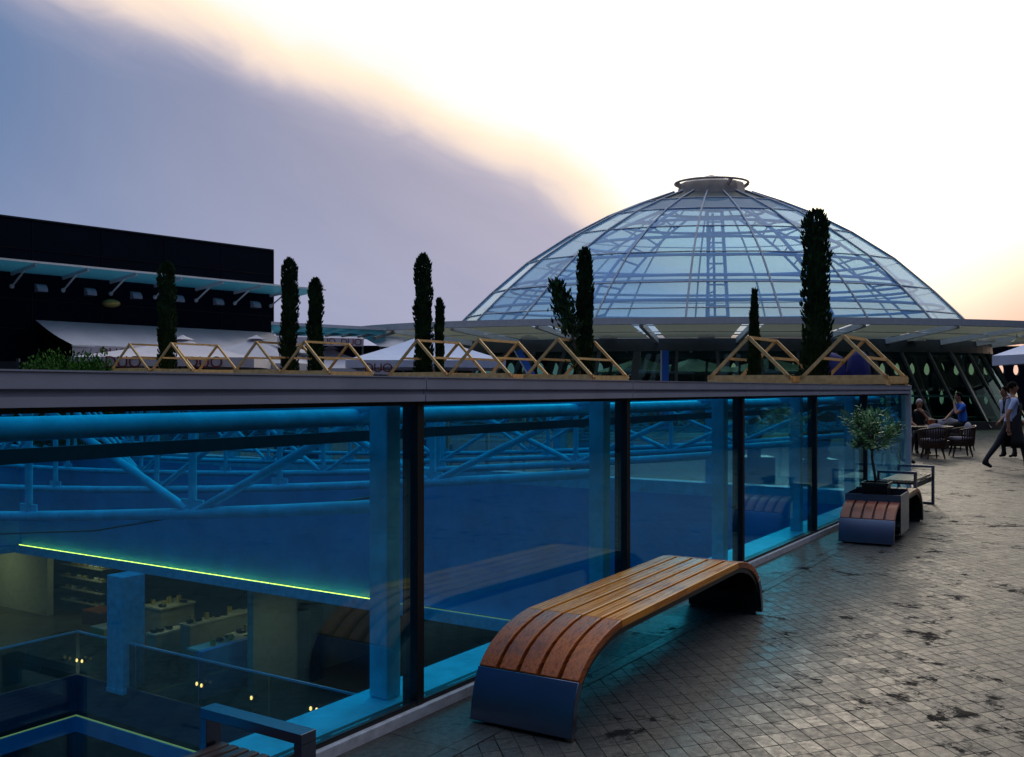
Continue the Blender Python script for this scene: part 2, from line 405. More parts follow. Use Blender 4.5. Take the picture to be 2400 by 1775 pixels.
M['pave'] = paving('plaza_paving'); M['pave_border'] = paving('plaza_border_slabs', True)
b = MB(); L = 700
def gq(s0, s1, d0, d1): b.quad(W(s0, d0, GZ), W(s1, d0, GZ), W(s1, d1, GZ), W(s0, d1, GZ))
gq(-L, L, -L, 0.02); gq(-L, S0, .02, DD); gq(S1, L, .02, DD); gq(-L, L, DD, L)
tag(b.build('ground', M['pave']), kind='structure')
b = MB(); b.quad(W(-9, -.47, GZ + .004), W(S1 + .3, -.47, GZ + .004), W(S1 + .3, .0, GZ + .004), W(-9, .0, GZ + .004))
tag(b.build('pavement', M['pave_border']), kind='structure')

# ------------------------------------------------------------------ glass enclosure
enc = thing('glass_skylight_enclosure', 'long low glass enclosure over the blue lit atrium, grey cap band on top', 'skylight', W(2, 10, GZ))
PS = [-7.08, -4.72, -2.36, 0, 2.36, 4.72, 7.08, 9.44]
segs = list(zip(PS, PS[1:] + [S1])); segs[0] = (S0, -4.72)
CAPJ = [S0, -2.36, 0, 2.36, 4.72, 7.08, S1]
def capseg(T, s0, s1):
    q = MB(); e = .004
    q.box(s0 + e, s1 - e, -.045, .10, 1.603, 1.66, T)     # upper fascia board
    q.box(s0 + e, s1 - e, -.028, .10, 1.577, 1.6028, T)   # recessed strip
    q.box(s0 + e, s1 - e, -.040, .10, 1.542, 1.5768, T)   # lower lip
    q.box(s0 + e, s1 - e, -.050, .11, 1.6602, 1.666, T)
    return q
for s0, s1 in zip(CAPJ[:-1], CAPJ[1:]): capseg(W, s0, s1).build('cap_panel', M['cap'], enc)
EndT = lambda s, d, z: W(S1 + .0 - d, s, z)      # end wall frame: s->along d, d->into the box
for d0, d1 in ((.12, 6), (6, 12), (12, 18), (18, DD)): capseg(EndT, d0, d1).build('cap_panel', M['cap'], enc)
BackT = lambda s, d, z: W(s, DD - d, z)
for s0, s1 in ((S0, 0), (0, 6), (6, S1 - .12)): capseg(BackT, s0, s1).build('cap_panel', M['cap'], enc)
LeftT = lambda s, d, z: W(S0 + d, s, z)
capseg(LeftT, .12, DD - .12).build('cap_panel', M['cap'], enc)
# corner post outside right end
MB().box(S1 - .045, S1 + .008, -.055, .01, GZ, 1.668, W).build('corner_post', M['alu'], enc, bevel=.004)
# kerb
q = MB().box(S0, S1, -.035, .05, GZ, .01, W); q.build('kerb', M['kerb'], enc, bevel=.006)
q = MB().box(S0, S1 , DD - .05, DD + .035, GZ, .01, W).box(S1 - .05, S1 + .0349, .05, DD - .05, GZ, .0098, W); q.build('kerb', M['kerb'], enc)
# glass panes and posts
for i, (s0, s1) in enumerate(segs):
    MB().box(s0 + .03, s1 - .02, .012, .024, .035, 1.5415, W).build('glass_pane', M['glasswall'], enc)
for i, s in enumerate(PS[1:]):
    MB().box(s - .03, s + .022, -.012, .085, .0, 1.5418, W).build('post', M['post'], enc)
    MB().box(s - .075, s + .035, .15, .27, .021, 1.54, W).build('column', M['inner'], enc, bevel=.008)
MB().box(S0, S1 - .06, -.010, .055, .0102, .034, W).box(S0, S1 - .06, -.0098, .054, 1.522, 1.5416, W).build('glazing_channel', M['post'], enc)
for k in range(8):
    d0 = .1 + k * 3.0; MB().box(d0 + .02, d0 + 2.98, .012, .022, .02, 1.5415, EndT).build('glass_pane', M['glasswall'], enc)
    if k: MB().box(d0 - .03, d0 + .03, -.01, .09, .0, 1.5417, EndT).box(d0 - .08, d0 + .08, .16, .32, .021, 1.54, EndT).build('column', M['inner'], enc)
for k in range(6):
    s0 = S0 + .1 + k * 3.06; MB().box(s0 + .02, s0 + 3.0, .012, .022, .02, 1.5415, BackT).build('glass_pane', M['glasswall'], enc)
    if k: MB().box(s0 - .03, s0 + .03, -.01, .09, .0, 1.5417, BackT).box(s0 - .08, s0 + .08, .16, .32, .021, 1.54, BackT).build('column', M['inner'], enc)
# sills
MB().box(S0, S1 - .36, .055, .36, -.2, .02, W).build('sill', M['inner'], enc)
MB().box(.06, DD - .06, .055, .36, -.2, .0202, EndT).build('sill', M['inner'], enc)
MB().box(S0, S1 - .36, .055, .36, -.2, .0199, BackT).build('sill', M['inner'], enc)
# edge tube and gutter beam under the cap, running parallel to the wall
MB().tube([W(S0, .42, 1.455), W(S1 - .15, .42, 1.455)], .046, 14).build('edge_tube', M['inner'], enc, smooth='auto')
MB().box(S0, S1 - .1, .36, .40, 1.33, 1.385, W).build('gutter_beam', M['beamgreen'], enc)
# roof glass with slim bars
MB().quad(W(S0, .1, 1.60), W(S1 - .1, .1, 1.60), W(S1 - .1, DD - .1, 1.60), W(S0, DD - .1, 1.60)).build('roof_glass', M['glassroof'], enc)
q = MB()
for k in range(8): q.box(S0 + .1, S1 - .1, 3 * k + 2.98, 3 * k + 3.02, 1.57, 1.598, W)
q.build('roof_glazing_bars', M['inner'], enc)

# trusses: curved bottom chord, straight top chord, posts and diagonals
def zc(d):
    h = DD / 2; d = min(d, DD - d); return .40 + .62 * ((h - d) / h) ** 2 if d < h else .40
trnames = ['nearest', 'second', 'third', 'fourth', 'fifth']
for k, s in enumerate((0, 2.36, 4.72, 7.08, 9.44)):
    t = thing('roof_truss', 'white tube truss with bowed bottom chord inside the atrium, %s from the camera' % trnames[k], 'truss', W(s, DD / 2, .4), group='tube trusses under the skylight roof')
    N = 28; pts = [W(s, .2 + (DD - .4) * i / N, zc(.2 + (DD - .4) * i / N)) for i in range(N + 1)]
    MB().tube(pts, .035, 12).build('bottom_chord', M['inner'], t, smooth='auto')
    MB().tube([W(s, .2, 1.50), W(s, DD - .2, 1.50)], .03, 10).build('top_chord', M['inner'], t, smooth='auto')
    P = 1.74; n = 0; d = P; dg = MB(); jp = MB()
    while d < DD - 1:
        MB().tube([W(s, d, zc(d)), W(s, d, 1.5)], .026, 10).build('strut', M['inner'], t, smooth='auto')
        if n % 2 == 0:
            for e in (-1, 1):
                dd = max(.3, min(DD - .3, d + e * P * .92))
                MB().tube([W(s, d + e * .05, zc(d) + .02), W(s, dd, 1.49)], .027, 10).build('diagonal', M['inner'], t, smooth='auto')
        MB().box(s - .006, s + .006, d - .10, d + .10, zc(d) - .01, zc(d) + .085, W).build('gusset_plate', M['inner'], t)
        n += 1; d += P

cb = MB().tube([W(.06, 7.0, .40), W(.06, 3.9, .55), W(.06, 2.8, .66), W(.06, 1.74, .85), W(.06, .9, .93), W(.06, .27, 1.05)], .006, 6).build('hanging_cable', M['black'])
tag(cb, 'thin black cable slung along the bottom chord of the nearest truss', 'cable')
# ------------------------------------------------------------------ atrium shaft and mall floor below
ZL = -2.80; ZF = -5.53; SI = S1 - .36; DI = DD - .36
sh = thing('atrium_shaft', 'smooth painted fascia walls of the atrium below plaza level, bathed in blue', 'atrium wall', W(3, 12, ZL))
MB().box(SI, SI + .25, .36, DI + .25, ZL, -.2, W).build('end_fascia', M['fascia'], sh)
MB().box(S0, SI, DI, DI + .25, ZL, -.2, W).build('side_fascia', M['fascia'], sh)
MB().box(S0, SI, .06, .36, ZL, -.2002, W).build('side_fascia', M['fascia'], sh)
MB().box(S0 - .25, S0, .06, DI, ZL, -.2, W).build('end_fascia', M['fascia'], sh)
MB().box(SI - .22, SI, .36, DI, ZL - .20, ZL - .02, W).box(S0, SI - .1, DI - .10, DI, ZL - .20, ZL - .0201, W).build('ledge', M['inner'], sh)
def strips(name, a, b, mtl, par, nseg, gap, z):
    a, b = Vector(a), Vector(b)
    for i in range(nseg):
        p = a.lerp(b, (i + gap) / nseg); r_ = a.lerp(b, (i + 1 - gap) / nseg)
        MB().tube([W(p.x, p.y, z), W(r_.x, r_.y, z)], .008, 6).build(name, mtl, par)
strips('led_strip', (SI - .10, 10.2), (SI - .10, DI - .15), M['led'], sh, 4, .004, ZL + .012)
strips('led_strip', (SI - .10, 1.0), (SI - .10, 9.8), M['led2'], sh, 2, .004, ZL + .012)
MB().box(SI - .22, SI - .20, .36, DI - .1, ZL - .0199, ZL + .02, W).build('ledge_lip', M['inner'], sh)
# upper slab bottom / ceiling over the mall floor
slb = thing('shop_level_ceiling', 'ceiling slab above the dim shop level around the atrium', 'ceiling', W(14, 12, ZL))
MB().box(SI + .26, 26, -2, 36, ZL - .25, ZL - .05, W).box(S0 - 3, SI + .255, DI + .26, 36, ZL - .25, ZL - .051, W).build('ceiling_slab', M['navy'], slb)
LS, LD = 10.6, 19.3
lf = MB().box(LS, 26, -2, 36, ZF - .30, ZF, W).box(-12, LS, LD, 36, ZF - .30, ZF - .0003, W).build('shop_floor', M['shopfloor']); tag(lf, kind='structure')
fs = thing('lower_gallery_edge', 'dark navy edge of the lower gallery with a thin dim light line', 'gallery edge', W(LS, LD, ZF))
MB().box(LS - .05, LS - .001, -2, LD - .001, ZF - .85, ZF + .02, W).box(-12, LS - .05, LD - .05, LD - .001, ZF - .85, ZF + .02, W).build('fascia', M['navy'], fs)
MB().box(LS - .13, LS - .051, -2, LD - .13, ZF - 1.35, ZF - .98, W).box(-12, LS - .051, LD - .13, LD - .051, ZF - 1.35, ZF - .9801, W).build('ledge', M['fascia'], fs)
MB().box(LS - .10, LS - .07, -2, LD - .10, ZF - .975, ZF - .955, W).box(-12, LS - .07, LD - .10, LD - .07, ZF - .975, ZF - .956, W).build('led_strip', M['led2'], fs)
rl = thing('glass_balustrade', 'frameless glass balustrade with thin top rail around the gallery void', 'balustrade', W(LS, LD, ZF))
for k in range(9):
    d0 = -1 + k * 2.25; MB().box(LS + .02, LS + .032, d0 + .02, min(LD, d0 + 2.23), ZF + .03, ZF + 1.06, W).build('glass_panel', M['glassrail'], rl)
for k in range(9):
    s0 = LS - 2.25 * (k + 1); MB().box(s0 + .02, s0 + 2.23, LD + .02, LD + .032, ZF + .03, ZF + 1.06, W).build('glass_panel', M['glassrail'], rl)
MB().box(LS + .005, LS + .05, -1, LD + .05, ZF + 1.06, ZF + 1.10, W).box(-10, LS + .0049, LD + .005, LD + .05, ZF + 1.06, ZF + 1.0999, W).build('top_rail', M['alu'], rl)
tag(MB().box(-14, 26, -3, 36, -11.3, -11, W).build('lower_floor', M['navy']), kind='structure')
tag(MB().box(18.5, 18.8, -2, 36, ZF, ZL, W).build('shop_back_wall', M['shopwall']), 'plain painted wall at the back of the shop level', 'wall')
def pillar(s, d, w, lab, m_, z0=ZF - .02):
    t = thing('gallery_pillar', lab, 'pillar', W(s, d, z0), group='pillars of the shop level')
    MB().box(s - w / 2, s + w / 2, d - w / 2, d + w / 2, z0, ZL - .05, W).build('shaft', m_, t, bevel=.02)
    MB().box(s - w / 2 - .01, s + w / 2 + .01, d - w / 2 - .01, d + w / 2 + .01, z0, z0 + .1, W).build('base', m_, t)
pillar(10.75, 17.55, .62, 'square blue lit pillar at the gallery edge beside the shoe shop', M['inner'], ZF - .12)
pillar(13.5, 14.15, .4, 'square dim pillar beside the grey display screens', M['shopwall'])
tag(MB().box(13.85, 14.05, 25.9, 36, ZF, ZL - .25, W).build('shop_side_wall', M['counter']), 'yellowish lit wall left of the shoe shelves', 'wall')
tag(MB().box(12.0, 17.0, 14.5, 14.7, ZF, ZF + 2.5, W).build('display_wall', M['counter']), 'tall pale partition wall right of the shop counters', 'partition wall')
tag(MB().box(11.0, 13.1, 15.1, 15.25, ZF, ZF + 1.1, W).build('low_partition', M['fascia']), 'low grey partition in front of the shop counters', 'partition wall')
# shoe shelves
shf = thing('shoe_shelves', 'wall of thin shelves lined with shoes, in the lit shop below', 'shelving', W(15, 25, ZF))
rnd = random.Random(4)
DA, DB = 24.35, 26.6
for k in range(5):
    z = ZF + .30 + k * .38
    MB().box(14.7, 15.15, DA, DB, z, z + .03, W).build('shelf', M['counter'], shf)
    for j in range(7):
        d0 = DA + .15 + j * .31
        MB().ball(W(14.85, d0, z + .07), .10, .065, .05, 8, 5).build('shoe', [M['leather'], M['paper'], M['yellow'], M['leather']][rnd.randrange(4)], shf)
MB().box(15.16, 15.22, DA - .1, DB + .1, ZF, ZL - .3, W).build('back_panel', M['leather'], shf)
tag(MB().box(13.9, 14.6, 23.2, 24.2, ZF, ZF + .42, W).build('pouf', M['orange'], bevel=.05), 'square orange upholstered pouf beside the shoe shelves', 'pouf')
def counter(s0, s1, d0, d1, h, lab, items, seed):
    t = thing('display_counter', lab, 'counter', W((s0 + s1) / 2, (d0 + d1) / 2, ZF), group='display counters in the shop below')
    MB().box(s0 + .03, s1 - .03, d0 + .03, d1 - .03, ZF, ZF + h - .05, W).build('body', M['counter'], t)
    MB().box(s0, s1, d0, d1, ZF + h - .05, ZF + h, W).build('top', M['paper'], t)
    r_ = random.Random(seed)
    for k in range(items):
        s, d = r_.uniform(s0 + .12, s1 - .12), r_.uniform(d0 + .12, d1 - .12)
        if r_.random() < .6: MB().ball(W(s, d, ZF + h + .05), .12, .06, .05, 8, 5).build('shoe', M['leather'], t)
        else: MB().box(s - .05, s + .05, d - .04, d + .04, ZF + h, ZF + h + r_.uniform(.1, .22), W).build('price_card', M['yellow'], t)
counter(13.6, 14.8, 20.0, 20.9, 1.0, 'cream counter with black shoes just right of the blue pillar', 6, 1)
counter(12.9, 15.2, 17.9, 18.35, .95, 'long narrow cream counter with yellow cards in the middle of the shop', 9, 2)
counter(12.3, 13.3, 18.5, 18.9, .75, 'short low cream counter in front of the long counter', 4, 3)
counter(13.2, 15.0, 16.4, 16.9, .8, 'cream counter between the bottle rack and the low partition', 7, 5)
counter(11.3, 12.8, 15.5, 16.0, 1.0, 'dark filled counter directly behind the low grey partition', 6, 6)
rk = thing('bottle_rack', 'white rack holding blue bottles in the shop below', 'rack', W(15.5, 17.2, ZF))
MB().box(15.3, 15.7, 17.1, 17.15, ZF, ZF + 2.1, W).box(15.3, 15.7, 17.7, 17.75, ZF, ZF + 2.1, W).box(15.3, 15.7, 17.151, 17.699, ZF + 2.05, ZF + 2.1, W).build('frame', M['counter'], rk)
for k in range(3):
    MB().box(15.3, 15.7, 17.151, 17.699, ZF + .5 + k * .5, ZF + .53 + k * .5, W).build('shelf', M['counter'], rk)
    for j in range(4): MB().tube([W(15.4, 17.22 + j * .13, ZF + .53 + k * .5), W(15.4, 17.22 + j * .13, ZF + .83 + k * .5)], .045, 8).build('bottle', M['bluesheet'], rk)
def box_thing(name, lab, s, d, w, h, m_, z=ZF):
    t = thing(name, lab, 'box', W(s, d, z))
    MB().box(s - w / 2, s + w / 2, d - w / 2, d + w / 2, z, z + h, W).build('carton', m_, t, bevel=.01)
    MB().box(s - w / 2 - .01, s + w / 2 + .01, d - w / 2 - .01, d + w / 2 + .01, z + h + .001, z + h + .03, W).build('lid', M['paper'], t)
box_thing('carton_box', 'olive carton on the floor right of the blue pillar', 12.8, 21.3, .6, .5, M['yellow'])
rnd = random.Random(9)
for k, (s_, d_, lab) in enumerate(((12.2, 19.6, 'dark stool left of the short low counter'), (12.0, 17.4, 'dark stool in front of the long counter, nearest to the balustrade'), (14.2, 17.2, 'dark stool between the long counter and the bottle rack'), (12.6, 16.4, 'dark stool behind the low partition'))):
    st_ = thing('shop_stool', lab, 'stool', W(s_, d_, ZF), group='dark stools in the shop')
    MB().tube([W(s_, d_, ZF + .42), W(s_, d_, ZF + .50)], .22, 14).build('seat', M['leather'], st_)
    for q_ in range(4): MB().tube([W(s_ + .12 * math.cos(q_ * 1.57), d_ + .12 * math.sin(q_ * 1.57), ZF + .42), W(s_ + .2 * math.cos(q_ * 1.57), d_ + .2 * math.sin(q_ * 1.57), ZF)], .02, 6).build('leg', M['alu_dark'], st_)
sg = thing('price_sign', 'small yellow sign on a stand above the long counter', 'sign', W(15.6, 18.9, ZF))
MB().box(15.6, 15.63, 18.7, 19.1, ZF + 1.5, ZF + 2.0, W).build('sign_panel', M['yellow'], sg)
MB().tube([W(15.64, 18.9, ZF), W(15.64, 18.9, ZF + 1.6)], .02, 6).build('stand', M['black'], sg)

# warm ceiling lights of the shop
def shoplight(s, d, e, lab):
    t = thing('ceiling_light', lab, 'ceiling light', W(s, d, ZL - .3), group='round ceiling lights of the shop level')
    MB().tube([W(s, d, ZL - .25), W(s, d, ZL - .29)], .16, 16).build('housing', M['white'], t)
    MB().tube([W(s, d, ZL - .291), W(s, d, ZL - .30)], .13, 16).build('diffuser', M['warm_glow'], t)
    l = bpy.data.lights.new('shop_light', 'AREA'); l.shape = 'DISK'; l.size = .6; l.energy = e; l.color = (1, .78, .42)
    o = bpy.data.objects.new('shop_light', l); COL.objects.link(o); o.location = W(s, d, ZL - .34); o.parent = t; o.matrix_parent_inverse = root_matrix(t).inverted()
shoplight(12.4, 28.0, 20, 'round ceiling light over the yellowish wall, left of the shoe shelves')
shoplight(13.2, 19.6, 8, 'round ceiling light over the counter by the blue pillar')
shoplight(14.2, 16.6, 7, 'round ceiling light over the tall counter by the bottle rack')
shoplight(14.2, 24.6, 7, 'round light added to brighten the shoe shelves')  # extra lamp put in so the shelves show
shoplight(12.4, 13.0, 6, 'round ceiling light over the low grey partition')
# small glowing beads on the gallery edge, standing in for reflected lights
def spot(px, py, lab):
    # sits on the gallery edge plane s = LS - .06
    u = (px - 1200) / F; s = LS - .09
    X0, Y0 = P0.x + WV.x * s, P0.y + WV.y * s
    d = (X0 - u * Y0) / (-WN.x + u * WN.y); Y = Y0 + WN.y * d; z = 1.6 - (py - 914) * Y / F
    p = W(s, d, z)
    t = thing('glint', lab, 'glint', p, group='glowing beads standing in for reflected lights along the gallery edge')
    MB().tube([p + Vector((.01, .016, 0)), p + Vector((.05, .08, 0))], .05, 10).build('housing', M['black'], t)
    MB().ball(p, .028, .028, .045, 10, 8).build('warm_glow', M['warm_glow'], t, smooth=True)
for px, py, lab in ((180, 1548, 'leftmost of the tiny warm glints on the gallery edge, left of the blue pillar'), (192, 1550, 'tiny warm spotlight on the gallery edge just left of the blue pillar'),
                    (461, 1603, 'left spotlight of the warm pair at the middle of the gallery edge'), (472, 1607, 'right spotlight of the warm pair at the middle of the gallery edge'),
                    (589, 1636, 'single warm spotlight above the slatted bench armrest'), (728, 1661, 'left spotlight of the warm pair beside the bright sill'), (742, 1664, 'rightmost of the tiny warm glints, closest to the bright sill')):
    spot(px, py, lab)

# ------------------------------------------------------------------ benches
PROF = [(0, .02), (.012, .10), (.038, .19), (.08, .27), (.13, .318), (.19, .36), (.27, .398), (.36, .426), (.46, .448), (.577, .462)]
def offset_prof(pts, t):
    out = []
    for i, p in enumerate(pts):
        a = pts[max(i - 1, 0)]; c = pts[min(i + 1, len(pts) - 1)]
        dx, dz = c[0] - a[0], c[1] - a[1]; l = math.hypot(dx, dz)
        out.append((p[0] + dz / l * t, p[1] - dx / l * t))
    return out
def strip(q, outer, inner, y0, y1):
    n = len(outer); vs = []
    for (a, c) in zip(outer, inner):
        vs += [(a[0], y0, a[1]), (a[0], y1, a[1]), (c[0], y1, c[1]), (c[0], y0, c[1])]
    fs = [(0, 1, 2, 3), tuple((n - 1) * 4 + k for k in (3, 2, 1, 0))]
    for i in range(n - 1):
        for k in range(4):
            a = i * 4 + k; e = i * 4 + (k + 1) % 4; fs.append((a, e, e + 4, a + 4))
    q.add(vs, fs)
def arc_bench(name, label, loc, rz, L, Wd, top, end, planter=None, nsl=5):
    t = thing(name, label, 'bench', loc, rz, None)
    MM = root_matrix(t)
    def B(): return MB()
    def fin(q, nm, m_, par, **k):
        q.v = [MM @ v for v in q.v]; return q.build(nm, m_, par, **k)
    full = PROF + [(L - x, z) for x, z in reversed(PROF)]
    gap = .019; sw = (Wd - gap * (nsl - 1)) / nsl
    endp = [p for p in PROF if p[1] >= .27]; mid0 = PROF[-1]
    for k in range(nsl):
        y0 = k * (sw + gap); y1 = y0 + sw
        if planter:
            pa = [p for p in endp if p[0] <= planter[0]]; pa[-1] = (planter[0] - .004, pa[-1][1])
        else: pa = endp[:-1] + [(endp[-1][0] - .0025, endp[-1][1])]
        q = B(); strip(q, pa, offset_prof(pa, .045), y0, y1); fin(q, 'end_slat', end, t, bevel=.006, smooth='auto'); q = B()
        pb = [(L - x, z) for x, z in reversed(endp)]; pb[0] = (pb[0][0] + .0025, pb[0][1])
        strip(q, pb, offset_prof(pb, .045), y0, y1)
        e = fin(q, 'end_slat', end, t, bevel=.006, smooth='auto')
        x0 = mid0[0] if not planter else planter[1] + .004
        pc = [(x0, mid0[1]), (L - mid0[0], mid0[1])]
        q = B(); strip(q, pc, offset_prof(pc, .045), y0, y1)
        fin(q, 'seat_slat', top, t, bevel=.006)
    inn = offset_prof(full, .046); inn2 = offset_prof(full, .075)
    q = B(); cut = [(i, p) for i, p in enumerate(full)]
    inn = offset_prof(full, .036); a1 = inn[2:-2]; a2 = inn2[2:-2]
    strip(q, a1, a2, .012, Wd - .012); fin(q, 'under_shell', M['black'], t)
    for sgn in (0, 1):
        pr = [p for p in PROF if p[1] <= .271]; pr[-1] = (pr[-1][0] - .001, pr[-1][1] - .004)
        if sgn: pr = [(L - x, z) for x, z in reversed(pr)]
        q = B(); strip(q, pr, offset_prof(pr, .045), -.002, Wd + .002)
        fin(q, 'end_plate', M['steel'], t, bevel=.003, smooth='auto')
        x = .085 if not sgn else L - .085
        q = B(); q.box(x - .012, x + .012, .03, Wd - .03, .0, .03); fin(q, 'foot_bar', M['steel_dark'], t)
        q = B(); q.box(x - .004, x + .004, .015, Wd - .015, .028, .24); fin(q, 'inner_plate', M['black'], t)
    if planter:
        a, c = planter
        q = B(); th = .012
        q.box(a, c, -.012, -.012 + th, .07, .50).box(a, c, Wd + .012 - th, Wd + .012, .07, .50)
        q.box(a, a + th, -.0001, Wd + .0001, .40, .50).box(c - th, c, -.0001, Wd + .0001, .36, .52)
        q.box(a + .02, c - .02, .01, Wd - .01, .07, .09)
        fin(q, 'planter_tray', M['steel'], t)
    return t
bd = Vector((.511, .860)); brz = math.atan2(bd.y, bd.x)
# bench local frame: x along length, y to the left. Origin = near right bottom
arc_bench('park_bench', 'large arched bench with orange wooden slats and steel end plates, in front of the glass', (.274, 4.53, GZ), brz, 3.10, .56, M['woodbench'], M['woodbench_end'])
pd = Vector((.50, .866)); prz = math.atan2(pd.y, pd.x)
pb_loc = Vector((4.0, 10.2, GZ))
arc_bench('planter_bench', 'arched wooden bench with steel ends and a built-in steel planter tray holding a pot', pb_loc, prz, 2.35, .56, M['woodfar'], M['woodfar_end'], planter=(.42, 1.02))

def rail_bench(name, label, loc, rz, L, Wd, slat, steel):
    t = thing(name, label, 'bench', loc, rz); MM = root_matrix(t)
    def fin(q, nm, m_, **k):
        q.v = [MM @ v for v in q.v]; return q.build(nm, m_, t, **k)
    aw, ah = .066, .034
    for x in (0, L - aw):
        q = MB(); q.box(x, x + aw, 0, Wd, .56 - ah, .56).box(x, x + aw, 0, ah, ah, .5598 - ah).box(x, x + aw, Wd - ah, Wd, ah, .5598 - ah).box(x, x + aw, 0, Wd, 0, ah)
        fin(q, 'armrest_frame', steel, bevel=.002)
    n = 8; a = .05; w = (Wd - 2 * a - .01 * (n - 1)) / n
    for k in range(n):
        y = a + k * (w + .01); q = MB().box(.01, L - .01, y, y + w, .405, .44); fin(q, 'slat', slat, bevel=.006)
    q = MB().box(aw, L - aw, .0345, .05, .33, .40).box(aw, L - aw, Wd - .05, Wd - .0345, .33, .40).box(.3, .34, .0505, Wd - .0505, .36, .404).box(L - .34, L - .3, .0505, Wd - .0505, .36, .404)
    fin(q, 'seat_frame', M['steel_dark'])
    return t
wrz = math.atan2(WV.y, WV.x)
# near: far arm top right corner at (-.629, 3.126); runs back toward the camera
def from_far(px, py, L): return (px - WV.x * L, py - WV.y * L)
x_, y_ = from_far(-.629, 3.126, 1.35)
rail_bench('slatted_bench', 'dark slatted bench with a flat steel armrest frame, cut off in the near left corner', (x_, y_, GZ), wrz, 1.35, .484, M['slat_dark'], M['steel'])
x_, y_ = from_far(6.10, 14.04, 1.35)
rail_bench('slatted_bench', 'pale slatted bench with square steel armrests behind the planter bench', (x_, y_, GZ), wrz, 1.35, .50, M['slat_pale'], M['steel'])

# pot + olive tree
pm = Matrix.Translation(pb_loc) @ Matrix.Rotation(prz, 4, 'Z')
pc = pm @ Vector((.70, .285, 0)); pc.z = GZ + .10
pot = thing('plant_pot', 'square black plant pot standing in the planter tray of the bench', 'plant pot', pc, prz)
q = MB(); a, c_ = .13, .19
def pp(x, y, z): return pm @ Vector((.70 + x, .285 + y, z))
for (ra, rb, z0, z1) in ((.10, .135, .10, .60),):
    q.add([pp(-ra, -ra, z0), pp(ra, -ra, z0), pp(ra, ra, z0), pp(-ra, ra, z0), pp(-rb, -rb, z1), pp(rb, -rb, z1), pp(rb, rb, z1), pp(-rb, rb, z1)],
          [(3, 2, 1, 0), (0, 1, 5, 4), (1, 2, 6, 5), (2, 3, 7, 6), (3, 0, 4, 7)])
q.build('pot_body', M['black'], pot)
q = MB(); rb = .15
for s_ in ((-rb, rb, -rb, -rb + .02), (-rb, rb, rb - .02, rb), (-rb, -rb + .02, -rb + .02, rb - .02), (rb - .02, rb, -rb + .02, rb - .02)):
    q.box(s_[0], s_[1], s_[2], s_[3], .585, .615, pp)
q.build('pot_rim', M['black'], pot)
MB().box(-.125, .125, -.125, .125, .54, .57, pp).build('soil', M['soil'], pot)

def leafcloud(q, centre, rad, n, size, rnd, aspect=.28, shell=.3, flat=1.0):
    for _ in range(n):
        v = Vector((rnd.gauss(0, 1), rnd.gauss(0, 1), rnd.gauss(0, 1))).normalized() * (shell + (1 - shell) * rnd.random() ** .5)
        p = Vector(centre) + Vector((v.x * rad[0], v.y * rad[1], v.z * rad[2]))
        d = (v + Vector((rnd.uniform(-.9, .9), rnd.uniform(-.9, .9), rnd.uniform(-.2, 1.1)))).normalized()
        x = d.cross(Vector((rnd.uniform(-1, 1), rnd.uniform(-1, 1), rnd.uniform(-1, 1)))).normalized()
        l = size * rnd.uniform(.6, 1.3); w = l * aspect
        q.add([p, p + d * l * .5 + x * w * .5, p + d * l, p + d * l * .5 - x * w * .5], [(0, 1, 2, 3)])
rnd = random.Random(11)
base = pp(0, 0, .56)
ol = thing('olive_tree', 'small bushy olive tree with a thin leaning trunk growing from the black pot', 'tree', base)
OK_ = .64
tk = [base, base + Vector((-.02, 0, .14)), base + Vector((-.05, 0, .32)), base + Vector((-.05, 0, .52))]
q = MB().tube(tk, [.020, .016, .014, .015], 9)
crown = base + Vector((-.03, 0, .70)); lv = MB()
for k in range(26):
    a = rnd.uniform(0, 6.28); e = rnd.uniform(-.25, 1.25); ln = rnd.uniform(.17, .36)
    d = Vector((math.cos(a) * math.cos(e), math.sin(a) * math.cos(e), math.sin(e)))
    st = base + Vector((-.05, 0, rnd.uniform(.38, .54)))
    p1 = st + d * ln * .5 + Vector((0, 0, .03)); p2 = st + d * ln + Vector((0, 0, .07))
    q.tube([st, p1, p2], [.010, .006, .0025], 5)
    for j in range(4):
        tip = p1.lerp(p2, rnd.uniform(.1, 1)); 
        dd = (d + Vector((rnd.uniform(-.8, .8), rnd.uniform(-.8, .8), rnd.uniform(.0, .9)))).normalized(); sp = tip + dd * rnd.uniform(.07, .15)
        q.tube([tip, sp], [.003, .0015], 4)
        for m_ in range(12):
            f = m_ / 11; c = tip.lerp(sp, f); ang = m_ * 2.4
            sd_ = (dd.cross(Vector((math.cos(ang), math.sin(ang), .3)))).normalized()
            ld = (sd_ * .8 + dd * .7).normalized(); w_ = ld.cross(dd).normalized() * .009; l = rnd.uniform(.04, .065)
            lv.add([c, c + ld * l * .5 + w_, c + ld * l, c + ld * l * .5 - w_], [(0, 1, 2, 3)])
q.build('trunk', M['bark'], ol, smooth=True)
leafcloud(lv, crown + Vector((0, 0, -.06)), (.25, .25, .24), 520, .065, rnd, .24, .25)
lv.build('crown', M['leaf_olive'], ol)

# ------------------------------------------------------------------ A-frames beyond the far end of the enclosure
def on_end(px, s, z=None):
    u = (px - 1200) / F; X0, Y0 = P0.x + WV.x * s, P0.y + WV.y * s
    d = (X0 - u * Y0) / (-WN.x + u * WN.y); return d, Y0 + WN.y * d
